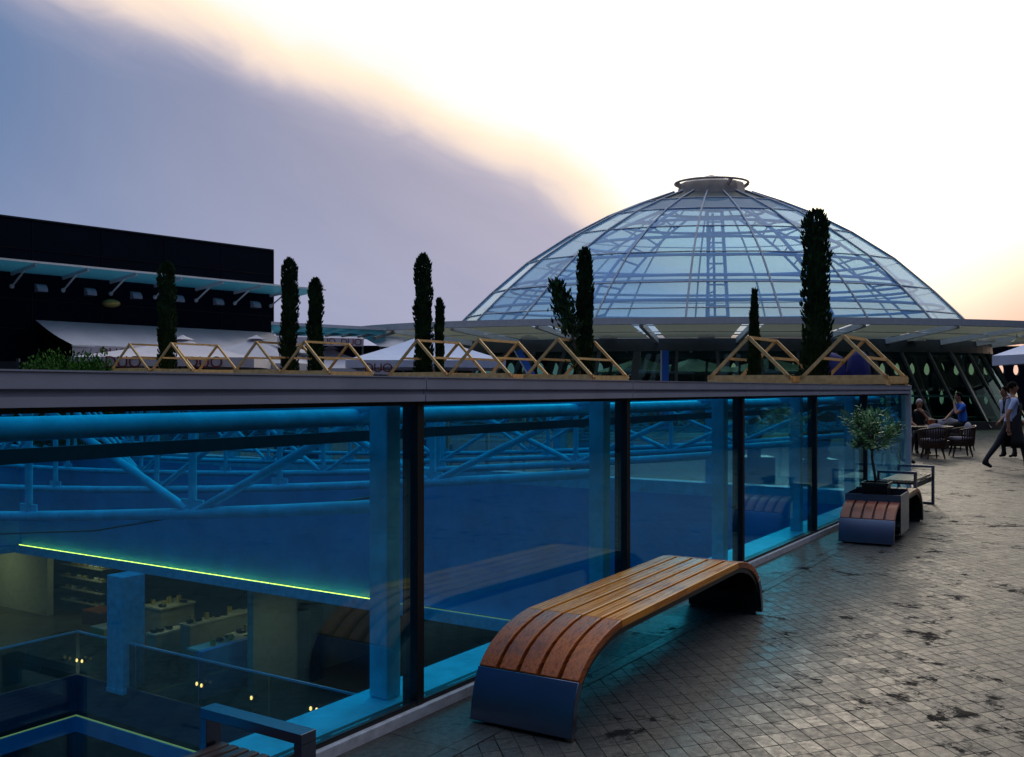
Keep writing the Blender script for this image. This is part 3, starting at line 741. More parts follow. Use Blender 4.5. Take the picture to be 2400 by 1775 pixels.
# (front triangle: left foot px, foot y, right foot px, foot y, apex px, apex y ; label)
FR = [(260, 868.5, 349, 870, 303, 807, 'small pale timber roof frame at the far left end of the row'),
      (354, 870.5, 451, 872, 400, 805, 'second timber roof frame from the left, in front of the white parasol'),
      (549, 872, 655, 875, 600, 802, 'timber roof frame just left of the tall pair of cypresses'),
      (657, 875, 772, 878, 711, 801, 'timber roof frame around the tall pair of cypresses, at the left of the gap'),
      (911, 879, 1047, 882, 977, 798, 'timber roof frame under the cypress with a small side shoot'),
      (1049, 882, 1198, 885, 1124, 796, 'timber roof frame between the two middle cypresses'),
      (1228, 885.5, 1391, 888.5, 1307, 795, 'timber roof frame around the leaning dead conifer'),
      (1660, 888, 1854, 890, 1754, 791, 'timber roof frame around the smallest cypress, below the dome'),
      (1875, 889.5, 2082, 890, 1978, 787.5, 'rightmost timber roof frame, its legs reaching down to the paving')]
SF = S1 + .45
for (lx, ly, rx, ry, ax, ay, lab) in FR:
    dl, Yl = on_end(lx, SF); dr, Yr = on_end(rx, SF); da, Ya = on_end(ax, SF)
    zl = 1.6 + (914 - ly) * Yl / F; zr = 1.6 + (914 - ry) * Yr / F; za = 1.6 + (914 - ay) * Ya / F
    zb = (zl + zr) / 2; LEN = 1.5; tw, th = .04, .055
    t = thing('timber_roof_frame', lab, 'wooden frame', W(SF + LEN / 2, (dl + dr) / 2, GZ), group='pale timber roof-shaped frames in a row')
    for k, s in enumerate((SF, SF + LEN)):
        A = W(s, (dl + dr) / 2, za); Lp = W(s, dl, zb); Rp = W(s, dr, zb)
        MB().beam(Lp, A, th, tw, (WV.x, WV.y, 0)).build('rafter', M['timber'], t)
        MB().beam(Rp, A + Vector((0, 0, .002)), th, tw, (WV.x, WV.y, 0)).build('rafter', M['timber'], t)
        MB().beam(Lp, Rp, .04, .14).build('tie_beam', M['timber'], t)
        for dd in (dl, dr):
            MB().box(s - .03, s + .03, dd - .03, dd + .03, GZ, zb - .072, W).build('leg', M['timber'], t)
    MB().beam(W(SF - .03, (dl + dr) / 2, za), W(SF + LEN + .03, (dl + dr) / 2, za), .045, .05).build('ridge_beam', M['timber'], t)
    for dd in (dl, dr):
        md = (dd + (dl + dr) / 2) / 2; mz = (zb + za) / 2
        MB().beam(W(SF, md, mz), W(SF + LEN, md, mz), .045, .045).build('purlin', M['timber'], t)
        MB().beam(W(SF + .03, dd, zb), W(SF + LEN - .03, dd, zb), .045, .10).build('base_beam', M['timber'], t)

# ------------------------------------------------------------------ cypresses
def cypress(px, wpx, top, label, seed, srow, bump=.12, kind='cypress_tree', tipf=.045):
    d, Y = on_end(px, srow); u = (px - 1200) / F; X = u * Y
    r = wpx * Y / F / 2; H = 1.6 + (914 - top) * Y / F - GZ; rnd = random.Random(seed)
    c = Vector((X, Y, GZ)); t = thing(kind, label, 'cypress', c, group='slim dark cypresses along the row of frames')
    MB().tube([c, c + Vector((0, 0, H * .5)), c + Vector((0, 0, H * .93))], [.055, .04, .012], 8).build('trunk', M['bark'], t)
    q = MB(); lob = [(rnd.uniform(0, 6.28), rnd.uniform(0, 1), rnd.uniform(.5, 1.2)) for _ in range(26)]
    def radius(h, a):
        f = h / H
        tp = min(1, ((1 - f) / tipf) ** .5)
        tp *= .80 + .25 * min(1, f / .25) if f < .6 else 1.05 - .10 * (f - .6) / .4
        w = 1 + sum(bump * s_ * math.exp(-((f - lf_) * 26) ** 2) * math.cos(a - la) for la, lf_, s_ in lob)
        return max(.02, r * tp * w * .93)
    z0 = .35; n = int(4300 * H / 4.5)
    for i in range(n):
        h = z0 + (H - z0) * rnd.random(); a = rnd.uniform(0, 6.283); rr = radius(h, a)
        f = rnd.uniform(.55, 1.0) if rnd.random() < .8 else rnd.uniform(.2, .6)
        p = c + Vector((math.cos(a) * rr * f, math.sin(a) * rr * f, h))
        up = Vector((math.cos(a) * rnd.uniform(.1, .7), math.sin(a) * rnd.uniform(.1, .7), 1)).normalized()
        l = rnd.uniform(.06, .13); side = up.cross(Vector((rnd.uniform(-1, 1), rnd.uniform(-1, 1), rnd.uniform(-.3, .3)))).normalized() * l * .22
        q.add([p - up * l * .3, p + side + up * l * .15, p + up * l * .8, p - side + up * l * .15], [(0, 1, 2, 3)])
        if rnd.random() < .5:
            s2 = side.cross(up) ; q.add([p - up * l * .3, p + s2 + up * l * .1, p + up * l * .7, p - s2 + up * l * .1], [(0, 1, 2, 3)])
    # solid inner core so that no light leaks straight through
    prof = [(radius(z0 + (H - z0) * i / 14, 0) * .62, z0 + (H - z0) * .95 * i / 14) for i in range(15)]
    q.lathe(prof, 10, c)
    q.build('crown', M['leaf_cyp'], t)
    # low dark planter it grows from
    b_ = thing('tree_planter', 'low black planter at the foot of the ' + ' '.join(label.split()[:8]).rstrip(','), 'planter', c, wrz)
    MB().box(X - .3, X + .3, Y - .3, Y + .3, GZ, GZ + .45).build('planter_box', M['black'], b_)
    return c
SR = SF + .75
cypress(391, 44, 617, 'leftmost cypress, tall with a blunt top, before the black building', 1, SR)
cypress(678, 42, 608, 'tall cypress at the right edge of the black building', 2, SR)
cypress(739, 37, 655, 'shorter cypress just right of the black building', 3, SR)
cypress(992, 44, 599, 'tall cypress in open sky left of the dome', 4, SR)
cypress(1029, 20, 703, 'thin small cypress pressed against the right side of a taller one', 5, SR + .15, .3)
cypress(1371, 40, 585, 'cypress in front of the left part of the dome, beside a dead leaning branch', 6, SR)
cypress(1768, 31, 684, 'smallest cypress with a pointed tip, below the middle of the dome', 7, SR, .1, tipf=.45)
cypress(1912, 68, 494, 'thickest and tallest cypress in front of the right side of the dome', 8, SR, .14)
# leaning half-dead conifer
d_, Y_ = on_end(1362, SR - .2); X_ = (1362 - 1200) / F * Y_
k_ = Y_ / F; bz = 1.6 + (914 - 880) * k_
t = thing('leaning_conifer', 'thin half dead conifer leaning left against a cypress before the dome', 'conifer', (X_, Y_, GZ))
pts = [Vector((X_, Y_, GZ)), Vector((X_ - 2 * k_, Y_, bz)), Vector((X_ - 18 * k_, Y_, 1.6 + (914 - 790) * k_)), Vector((X_ - 40 * k_, Y_, 1.6 + (914 - 720) * k_)), Vector((X_ - 55 * k_, Y_, 1.6 + (914 - 672) * k_))]
MB().tube(pts, [.03, .026, .02, .014, .006], 8).build('trunk', M['bark'], t)
q = MB(); rnd = random.Random(31)
for i in range(900):
    f = rnd.random() ** .8; j = 1 + f * 2.999; a = int(j); p = pts[a].lerp(pts[a + 1], j - a)
    rr = .06 + .10 * math.sin(min(1, f * 1.05) * math.pi) + .03; dens = f > .35 or rnd.random() < .3
    if not dens: continue
    p = p + Vector((rnd.gauss(0, rr * .6), rnd.gauss(0, rr * .6), rnd.gauss(0, .05)))
    up = Vector((-.3 + rnd.uniform(-.8, .8), rnd.uniform(-.8, .8), 1)).normalized(); l = rnd.uniform(.08, .2)
    sd2 = up.cross(Vector((rnd.uniform(-1, 1), 1, 0))).normalized() * l * .18
    q.add([p, p + sd2 + up * l * .4, p + up * l, p - sd2 + up * l * .4], [(0, 1, 2, 3)])
q.build('crown', M['leaf_cyp'], t)

# ------------------------------------------------------------------ glass dome restaurant
DX, DY = (1668 - 1200) / F * 45.0, 45.0
KB = .5
dome = thing('glass_dome', 'large blue glazed dome with a ringed lantern on top', 'dome', (DX, DY, 4.4))
RG = [(11.75, 4.45), (11.3, 4.92), (10.12, 6.04), (8.52, 7.40), (6.60, 8.63), (4.78, 9.57), (3.3, 10.17), (1.9, 10.66)]
NS = 19; PH = R(-90 + 8)
def DP(r, z, k, dz=0): a = PH + 2 * math.pi * k / NS; return Vector((DX + r * math.cos(a), DY + r * KB * math.sin(a), z + dz))
for k in range(NS):
    q = MB()
    for i in range(len(RG) - 3):
        (r0, z0), (r1, z1) = RG[i], RG[i + 1]
        q.quad(DP(r0, z0, k), DP(r0, z0, k + 1), DP(r1, z1, k + 1), DP(r1, z1, k))
    q.build('glass_segment', M['glassdome'], dome)
    (r0, z0), (r1, z1) = RG[-3], RG[-2]
    MB().quad(DP(r0, z0, k), DP(r0, z0, k + 1), DP(r1, z1, k + 1), DP(r1, z1, k)).build('fritted_pane', M['glassfrit'], dome)
    MB().tube([DP(r + .03, z, k, .03) for r, z in RG], .045, 6).build('rib', M['domebar'], dome)
q = MB()
for k in range(NS):
    q.quad(DP(RG[-2][0], RG[-2][1], k), DP(RG[-2][0], RG[-2][1], k + 1), DP(RG[-1][0], RG[-1][1], k + 1), DP(RG[-1][0], RG[-1][1], k))
q.build('collar', M['alu_dark'], dome)
for (r, z) in RG[1:-1]:
    MB().tube([DP(r + .02, z, k, .02) for k in range(NS)], .028, 6, closed=True).build('glazing_ring', M['domebar'], dome)
# interior steel of the dome, each ring and each ladder rib
def DI_(r, z, a): return Vector((DX + r * math.cos(a), DY + r * KB * math.sin(a), z))
for (r, z) in ((10.5, 5.30), (9.3, 6.15), (9.1, 6.4), (7.6, 7.35), (5.9, 8.25), (4.0, 9.15), (2.4, 9.8)):
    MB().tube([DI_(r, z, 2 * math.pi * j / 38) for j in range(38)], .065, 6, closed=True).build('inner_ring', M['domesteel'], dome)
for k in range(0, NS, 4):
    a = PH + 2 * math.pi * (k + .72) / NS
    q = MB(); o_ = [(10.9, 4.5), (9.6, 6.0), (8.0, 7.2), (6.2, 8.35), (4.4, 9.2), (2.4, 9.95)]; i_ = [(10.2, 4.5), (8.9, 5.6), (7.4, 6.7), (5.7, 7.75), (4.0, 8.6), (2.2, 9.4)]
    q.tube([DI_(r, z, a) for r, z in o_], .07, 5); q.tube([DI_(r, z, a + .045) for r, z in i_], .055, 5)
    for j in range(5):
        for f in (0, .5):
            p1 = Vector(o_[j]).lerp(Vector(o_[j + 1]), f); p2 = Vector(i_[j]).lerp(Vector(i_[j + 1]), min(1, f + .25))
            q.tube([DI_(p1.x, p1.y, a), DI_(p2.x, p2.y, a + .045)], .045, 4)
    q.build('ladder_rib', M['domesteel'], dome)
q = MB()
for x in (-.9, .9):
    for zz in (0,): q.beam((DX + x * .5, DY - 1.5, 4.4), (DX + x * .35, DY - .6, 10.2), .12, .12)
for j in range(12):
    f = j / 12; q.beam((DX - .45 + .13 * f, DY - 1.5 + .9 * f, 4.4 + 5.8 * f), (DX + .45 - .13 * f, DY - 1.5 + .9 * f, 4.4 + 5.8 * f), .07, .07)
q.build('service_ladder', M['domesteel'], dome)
# lantern
lan = [(1.62, 10.52), (1.50, 11.10), (1.40, 11.16), (.5, 11.42), (.02, 11.56)]
MB().lathe([(r, z) for r, z in lan], 14, (DX, DY, 0), 1, .7).build('lantern', M['lantern'], dome)
MB().tube([(DX + 1.68 * math.cos(2 * math.pi * j / 40), DY + 1.68 * .8 * math.sin(2 * math.pi * j / 40), 11.14) for j in range(40)], .055, 8, closed=True).build('lantern_ring', M['lantern'], dome, smooth=True)
for a in (0, 2.2, 3.3, 5.1): MB().beam((DX + 1.45 * math.cos(a), DY + 1.05 * math.sin(a), 10.95), (DX + 1.68 * math.cos(a), DY + 1.34 * math.sin(a), 11.14), .08, .16).build('ring_bracket', M['lantern'], dome)

rest = thing('dome_restaurant', 'round glazed restaurant under the dome with a wide overhanging canopy', 'restaurant', (DX, DY, GZ))
def EP(ax, by, z, a): return Vector((DX + ax * math.cos(a), DY + by * math.sin(a), z))
NB = 24; NA = 96
AX, BY, ZB = 16.8, 8.2, 4.36
# brim fascia
def ringstrip(q, e0, e1, a0=0, a1=2 * math.pi, n=NA):
    for j in range(n):
        p, r_ = a0 + (a1 - a0) * j / n, a0 + (a1 - a0) * (j + 1) / n
        q.quad(EP(*e0, p), EP(*e0, r_), EP(*e1, r_), EP(*e1, p))
q = MB(); ringstrip(q, (AX, BY, ZB - .26), (AX, BY, ZB)); ringstrip(q, (AX, BY, ZB), (AX - .25, BY - .25, ZB)); ringstrip(q, (AX - .25, BY - .25, ZB), (AX - .25, BY - .25, ZB - .26)); ringstrip(q, (AX - .25, BY - .25, ZB - .26), (AX, BY, ZB - .26))
q.build('brim_fascia', M['alu'], rest)
q = MB(); ringstrip(q, (AX - .251, BY - .251, ZB - .06), (11.6, 5.8, 4.44)); q.build('canopy_roof', M['glasscanopy'], rest)
q = MB(); nb = NB
for j in range(nb):
    a0 = 2 * math.pi * (j + .10) / nb; a1 = 2 * math.pi * (j + .90) / nb
    ringstrip(q, (AX - .35, BY - .35, ZB - .22), (12.75, 5.35, 3.72), a0, a1, 4)
q.build('fabric_soffit', M['cream'], rest)
for j in range(nb):
    a = 2 * math.pi * j / nb
    MB().beam(EP(AX - .26, BY - .26, ZB - .24, a), EP(12.7, 5.2, 3.62, a), .16, .22).build('canopy_beam', M['white'], rest)
q = MB().tube([EP(14.3, 7.0, 3.88, 2 * math.pi * j / 72) for j in range(72)], .02, 5, closed=True); q.build('canopy_cable', M['white'], rest)
# soffit band and curtain wall
q = MB(); ringstrip(q, (12.7, 5.2, 3.72), (12.75, 5.25, 3.20)); ringstrip(q, (12.75, 5.25, 3.2), (12.4, 4.9, 3.2)); q.build('head_band', M['alu_dark'], rest)
TB, TT = (14.2, 6.6, .28), (12.6, 5.1, 3.2)
q = MB(); ringstrip(q, TB, TT); q.build('curtain_glass', M['glassgreen'], rest)
q = MB(); ringstrip(q, (14.3, 6.7, GZ), (14.3, 6.7, .28)); ringstrip(q, (14.3, 6.7, .28), (14.1, 6.5, .28)); q.build('plinth', M['alu_dark'], rest)
q = MB(); ringstrip(q, (13.62, 6.05, 1.30), (13.59, 6.02, 1.36)); q.build('transom', M['alu'], rest)
for j in range(48):
    a = 2 * math.pi * (j + .5) / 48; big = j % 3 == 0
    MB().beam(EP(14.28, 6.68, .0, a), EP(12.64, 5.14, 3.25, a), .30 if big else .12, .10, (math.cos(a), math.sin(a), 0)).build('mullion', M['alu_dark'], rest)
q = MB(); ringstrip(q, (14.0, 6.4, .02), (.1, .1, .02)); q.build('restaurant_floor', M['shopfloor'], rest)
q = MB(); ringstrip(q, (12.5, 5.0, 3.9), (8.8, 4.2, 3.9), n=48); q.build('inner_ceiling', M['navy'], rest)

# pendant heaters hung under the canopy
HT = [(1240, 795, 'leftmost white pendant lamp under the canopy, left of the dead conifer'), (1425, 794, 'white pendant lamp right of the dead conifer'), (1657, 792, 'white pendant lamp under the middle of the canopy'),
      (2148, 800, 'white pendant lamp right of the thickest cypress'), (2311, 802, 'white pendant lamp near the right edge, over the leaning mullions'), (2392, 806, 'white pendant lamp at the right picture edge beside the grey parasol')]
for px, py, lab in HT:
    Y = 39.2 + abs(px - 1668) / 750 * 2; X = (px - 1200) / F * Y; z = 1.6 + (914 - py) * Y / F
    t = thing('pendant_lamp', lab, 'pendant lamp', (X, Y, z), group='white pendant lamps under the canopy')
    MB().lathe([(.36, 0), (.35, .09), (.20, .20), (.17, .27), (.02, .28)], 16, (X, Y, z)).build('shade', M['white'], t, smooth='auto')
    for e in (-.14, .14): MB().tube([(X + e, Y, z + .24), (X + e * 1.2, Y, z + .40), (X + e * .6, Y, z + .52)], .018, 6).build('hanger', M['black'], t)

# far perimeter wall with egg-shaped openings
def eggwall(px0, px1, Y, z0, z1, rows, name, lab):
    x0, x1 = (px0 - 1200) / F * Y, (px1 - 1200) / F * Y; n = rows['n']; w = (x1 - x0) / n
    q = MB(); zs = [z0] + [r_[0] for r_ in rows['r']] + [z1]
    cur = z0
    for (cz, hh, eh, ew) in rows['r']:
        a0, a1 = cz - hh, cz + hh
        if a0 > cur: q.quad((x0, Y, cur), (x1, Y, cur), (x1, Y, a0), (x0, Y, a0))
        for i in range(n):
            cx = x0 + w * (i + .5); m_ = 24
            inner = []; outer = []
            for k in range(m_):
                a = 2 * math.pi * k / m_; c, s_ = math.cos(a), math.sin(a)
                nar = 1 - .22 * s_
                inner.append((cx + ew * c * nar, Y, cz + eh * s_))
                tt = min((w / 2) / abs(c) if abs(c) > 1e-6 else 1e9, hh / abs(s_) if abs(s_) > 1e-6 else 1e9)
                outer.append((cx + c * tt, Y, cz + s_ * tt))
            # corners come in at the diagonal samples
            q.add(inner + outer, [(k, (k + 1) % m_, m_ + (k + 1) % m_, m_ + k) for k in range(m_)])
            for sx in (-1, 1):
                for sz in (-1, 1):
                    th_ = math.atan2(hh, w / 2); pts_ = sorted([o for o in outer if (o[0] - cx) * sx > 0 and (o[2] - cz) * sz > 0], key=lambda o: abs(o[0] - cx))
                    ca = [o for o in pts_ if abs(abs(o[2] - cz) - hh) < 1e-5]; cb = [o for o in pts_ if abs(abs(o[0] - cx) - w / 2) < 1e-5]
                    if ca and cb: q.add([max(ca, key=lambda o: abs(o[0] - cx)), (cx + sx * w / 2, Y, cz + sz * hh), max(cb, key=lambda o: abs(o[2] - cz))], [(0, 1, 2)])
        cur = a1
    if z1 > cur: q.quad((x0, Y, cur), (x1, Y, cur), (x1, Y, z1), (x0, Y, z1))
    o = q.build(name, M['darkwall']); sol = o.modifiers.new('thickness', 'SOLIDIFY'); sol.thickness = .25
    tag(o, lab, 'wall'); return o
eggwall(1180, 2500, 60, GZ, 4.3, {'n': 38, 'r': [(1.15, .75, .44, .18), (2.88, .62, .38, .21)]}, 'perforated_wall', 'dark perimeter wall pierced by rows of egg-shaped openings behind the restaurant')
# parasols seen through the restaurant glass
def parasol(name, label, X, Y, zt, ze, hw, m_, vd=.25, rot=.0, text=None, pole=True, group=None, text_sides=(0,), hw2=None):
    hw2 = hw2 or hw
    t = thing(name, label, 'parasol', (X, Y, GZ), rot, group); MM = root_matrix(t)
    q = MB(); n = 10
    cor = [(-hw, -hw2), (hw, -hw2), (hw, hw2), (-hw, hw2)]
    H = zt - GZ; E = ze - GZ
    for k in range(4):
        a, c = cor[k], cor[(k + 1) % 4]; rows = []
        for i in range(7):
            f = i / 6; row = []
            for j in range(n + 1):
                g_ = j / n; ex = a[0] + (c[0] - a[0]) * g_; ey = a[1] + (c[1] - a[1]) * g_
                sag = -.10 * math.sin(g_ * math.pi) * f * (hw / 2)
                zz = H + (E - H) * (f ** .85) - sag * .0 + sag * math.sin(f * 3.14) * .8
                x, y = ex * f, ey * f
                if f < .01: x, y = ex * .03, ey * .03
                row.append((x, y, zz))
            rows.append(row)
        drop = [(a[0] + (c[0] - a[0]) * j / n, a[1] + (c[1] - a[1]) * j / n, E - vd * (1 - .12 * math.sin(j / n * math.pi)) ) for j in range(n + 1)]
        rows.append(drop)
        vs = [MM @ Vector(p) for r_ in rows for p in r_]
        q.add(vs, [(i * (n + 1) + j, i * (n + 1) + j + 1, (i + 1) * (n + 1) + j + 1, (i + 1) * (n + 1) + j) for i in range(len(rows) - 1) for j in range(n)])
    cz = q.build('canopy', m_, t, smooth='auto')
    q = MB(); q.v = []; q.lathe([(.28 * hw / 2, H - .02), (.12, H + .08), (.03, H + .14)], 8); q.v = [MM @ v for v in q.v]; q.build('vent_cap', m_, t)
    if pole:
        q = MB(); q.tube([(0, 0, 0), (0, 0, H)], .03, 8); q.v = [MM @ v for v in q.v]; q.build('pole', M['timber'], t)
        q = MB(); q.box(-.35, .35, -.35, .35, 0, .08); q.v = [MM @ v for v in q.v]; q.build('base_plate', M['black'], t)
        for k in range(4):
            q = MB(); q.beam((0, 0, H - .12), (cor[k][0] * .98, cor[k][1] * .98, E - .02), .03, .03); q.v = [MM @ v for v in q.v]; q.build('arm', M['timber'], t)
    if text:
        for (tx, ty, tz, tr, size) in text:
            o = bpy.data.objects.new('lettering', text_mesh(size)); COL.objects.link(o); o.parent = t; o.location = (tx, ty, tz); o.rotation_euler = (R(90), 0, tr)
    return t
for px, Y, w_, lab in ((1500, 52, 2.0, 'cream parasol seen through the restaurant glass, left of the blue strip'), (1625, 53, 2.3, 'cream parasol seen through the restaurant glass, right of the blue strip'),
                     (1800, 52, 2.2, 'cream parasol seen through the restaurant glass, behind the smallest cypress')):
    parasol('garden_parasol', lab, (px - 1200) / F * Y, Y, 3.35, 2.55, w_, M['canvas'], .12, .3, group='parasols behind the restaurant')

# blue hanging strips and folded blue parasols in front of the restaurant
def strip_thing(lab, p0, p1, w):
    t = thing('blue_banner', lab, 'banner', p0, group='bright blue vertical strips by the restaurant')
    MB().beam(p0, p1, w, .05, (0, 1, 0)).build('cloth', M['bluesheet'], t)
    MB().beam(Vector(p0) + Vector((-w / 2 - .04, 0, 0)), Vector(p1) + Vector((-w / 2 - .04, 0, 0)), .05, .06, (0, 1, 0)).build('frame_bar', M['alu'], t)
def PT(px, py, Y): return Vector(((px - 1200) / F * Y, Y, 1.6 + (914 - py) * Y / F))
strip_thing('bright blue vertical strip under the canopy between the left and middle pendant lamps', PT(1558, 1005, 37.8), PT(1560, 822, 38.4), .26)
strip_thing('bright blue leaning strip seen through the two left timber frames before the restaurant', PT(1262, 905, 38.6), PT(1215, 822, 39.2), .26)
for k, (px, w_, lab) in enumerate(((1938, .55, 'wide dark blue folded parasol cover right of the thickest cypress'), (2012, .34, 'narrow dark blue folded parasol cover inside the rightmost timber frame'))):
    Y = 27; c = PT(px, 0, Y); c.z = GZ
    t = thing('folded_parasol', lab, 'folded parasol', c, group='dark blue folded parasols')
    H_ = 1.6 + (914 - (826 if k == 0 else 822)) * Y / F - GZ
    q = MB(); n = 18; prof = [(.55, .7), (.95, .9), (1.0, 1.5), (.92, H_ - .6), (.75, H_ - .15), (.35, H_ - .02), (.05, H_)]
    for r_, z in prof:
        for j in range(n):
            a = 2 * math.pi * j / n; rr = w_ * r_ * (1 + .12 * math.cos(a * 6 + z * .7))
            q.v.append(Vector((c.x + rr * math.cos(a), c.y + rr * .6 * math.sin(a), GZ + z)))
    for i in range(len(prof) - 1):
        for j in range(n): q.f.append((i * n + j, i * n + (j + 1) % n, (i + 1) * n + (j + 1) % n, (i + 1) * n + j))
    q.build('cover', M['bluecloth'], t, smooth=True)
    MB().tube([c, c + Vector((0, 0, .9))], .04, 8).build('pole', M['alu'], t)

# ------------------------------------------------------------------ black building with canopy, awnings
C0 = Vector((-11.05, 45.0)); BV = Vector((-.66, -.752)); BN = Vector((.752, -.66))
def BW(t_, o, z): return Vector((C0.x + BV.x * t_ + BN.x * o, C0.y + BV.y * t_ + BN.y * o, z))
bb = thing('black_building', 'plain black-clad building block at the left, its roof edge against the sky', 'building', BW(10, -3, GZ))
MB().box(0, 24, -14, 0, GZ, 8.03, BW).build('wall', M['darkwall'], bb)
q = MB()
for z in (3.9, 5.0, 6.9): q.box(0, 24, .001, .02, z, z + .012, BW)
for k in range(1, 9): q.box(k * 2.7, k * 2.7 + .012, .001, .021, 3.9, 8.0, BW)
q.build('panel_joints', M['black'], bb)
MB().box(-.02, 24, -.05, .04, 8.031, 8.09, BW).build('coping', M['steel_dark'], bb)
MB().box(-.03, .0, -.3, .03, 4.1, 8.02, BW).build('corner_trim', mat('reddish_corner_trim', (.22, .12, .10), .5), bb)
can = thing('glass_canopy', 'teal glass canopy on struts along the black building', 'canopy', BW(6, 1, 6))
MB().box8([BW(-1.3, 0.02, 6.0), BW(14, .02, 6.0), BW(14, 2.2, 6.16), BW(-1.3, 2.2, 6.16), BW(-1.3, .02, 6.02), BW(14, .02, 6.02), BW(14, 2.2, 6.18), BW(-1.3, 2.2, 6.18)]).build('glass_sheet', M['glassteal'], can)
MB().beam(BW(-1.3, 2.22, 6.17), BW(14, 2.22, 6.17), .05, .07).build('edge_rail', M['white'], can)
for k in range(8):
    t_ = .17 + 1.9 * k
    MB().beam(BW(t_, .02, 5.93), BW(t_, 2.15, 6.09), .07, .12).build('rafter', M['alu'], can)
    MB().tube([BW(t_, .05, 5.45), BW(t_, 1.15, 5.95)], .035, 8).build('strut', M['white'], can)
    MB().ball(BW(t_, .06, 5.46), .09, .09, .09, 8, 6).build('strut_foot', M['alu'], can)
for k in range(7):
    t_ = 1.05 + 1.9 * k; c = BW(t_, 0, 5.42)
    l = thing('wall_vent_hood', '%s half-round metal vent hood below the canopy, counted from the right corner' % ['first', 'second', 'third', 'fourth', 'fifth', 'sixth', 'seventh'][k], 'vent hood', c, group='half-round vent hoods on the black building')
    q = MB(); n = 8; vs = []
    for j in range(n + 1):
        a = math.pi / 2 * j / n; vs += [BW(t_ - .19, .03 + .30 * math.cos(a), 5.42 - .1 + .30 * math.sin(a)), BW(t_ + .19, .03 + .30 * math.cos(a), 5.42 - .1 + .30 * math.sin(a))]
    q.add(vs, [(2 * j, 2 * j + 1, 2 * j + 3, 2 * j + 2) for j in range(n)])
    e0 = len(q.v)
    q.add([BW(t_ - .19, .03, 5.32)] + vs[0::2], [(0, j + 1, j + 2) for j in range(n)]); q.add([BW(t_ + .19, .03, 5.32)] + vs[1::2], [(0, j + 1, j + 2) for j in range(n)])
    q.build('hood', M['cap'], l, smooth='auto')
    MB().box(t_ - .20, t_ + .20, .001, .02, 5.29, 5.65, BW).build('back_plate', M['steel_dark'], l)
t_ = 7.9; t = thing('wall_lamp', 'oval brass coloured wall lamp between two canopy struts', 'wall lamp', BW(t_, .1, 5.1))
MB().ball(BW(t_, .35, 5.05), .36, .36, .17, 12, 8).build('shade', mat('brass_shade', (.42, .33, .10), .4, .5), t, smooth=True)
MB().beam(BW(t_, 0, 5.2), BW(t_, .35, 5.12), .05, .05).build('arm', M['steel_dark'], t)
# big fabric awning
def text_mesh(size):
    cu = bpy.data.curves.new('lettering', 'FONT'); cu.body = 'DUO'; cu.size = size; cu.extrude = .004; cu.align_x = 'CENTER'; cu.align_y = 'CENTER'; cu.space_character = .95
    o = bpy.data.objects.new('tmp', cu); COL.objects.link(o); dg = bpy.context.evaluated_depsgraph_get(); dg.update()
    me = bpy.data.meshes.new_from_object(o.evaluated_get(dg)); bpy.data.objects.remove(o); me.materials.clear(); me.materials.append(M['duo']); return me
def lettering(par, p, rz, size, m_=None):
    o = bpy.data.objects.new('lettering', text_mesh(size)); COL.objects.link(o); o.parent = par; o.location = Vector(p) - par.location; o.rotation_euler = (R(90), 0, rz)
bface = math.atan2(-BV.y, -BV.x)
def awning(lab, t0, t1, ztop, zbot, out_, val, texts, m_=M['canvas'], size=.5):
    t = thing('fabric_awning', lab, 'awning', BW((t0 + t1) / 2, out_ / 2, zbot), group='white fabric awnings')
    n = 24; rows = []; k = 6
    for i in range(k + 1):
        f = i / k; rows.append([BW(t0 + (t1 - t0) * j / n, .03 + out_ * f, ztop + (zbot - ztop) * f - .05 * math.sin(f * math.pi) * (1 + .5 * math.sin(j * 1.9))) for j in range(n + 1)])
    vs = [p for r_ in rows for p in r_]
    q = MB().add(vs, [(i * (n + 1) + j, i * (n + 1) + j + 1, (i + 1) * (n + 1) + j + 1, (i + 1) * (n + 1) + j) for i in range(k) for j in range(n)])
    q.build('fabric', m_, t, smooth=True)
    q = MB().add([BW(t0 + (t1 - t0) * j / n, .034 + out_ + .03 * math.sin(j), zbot - .02 - z) for z in (0, val) for j in range(n + 1)], [(j, j + 1, n + 2 + j, n + 1 + j) for j in range(n)])
    q.build('valance', m_, t, smooth=True)
    MB().beam(BW(t0, out_, zbot - .03), BW(t1, out_, zbot - .03), .06, .06).build('front_bar', M['white'], t)
    for tt in (t0 + .1, t1 - .1): MB().beam(BW(tt, .03, zbot - .2), BW(tt, out_, zbot - .05), .04, .04).build('arm', M['black'], t)
    for tx in texts: lettering(t, BW(tx, out_ + .09, zbot - val * .55), bface, size)
awning('big white fabric awning along the foot of the black building', .2, 10.7, 4.25, 3.22, 3.1, .5, (9.2, 6.3))

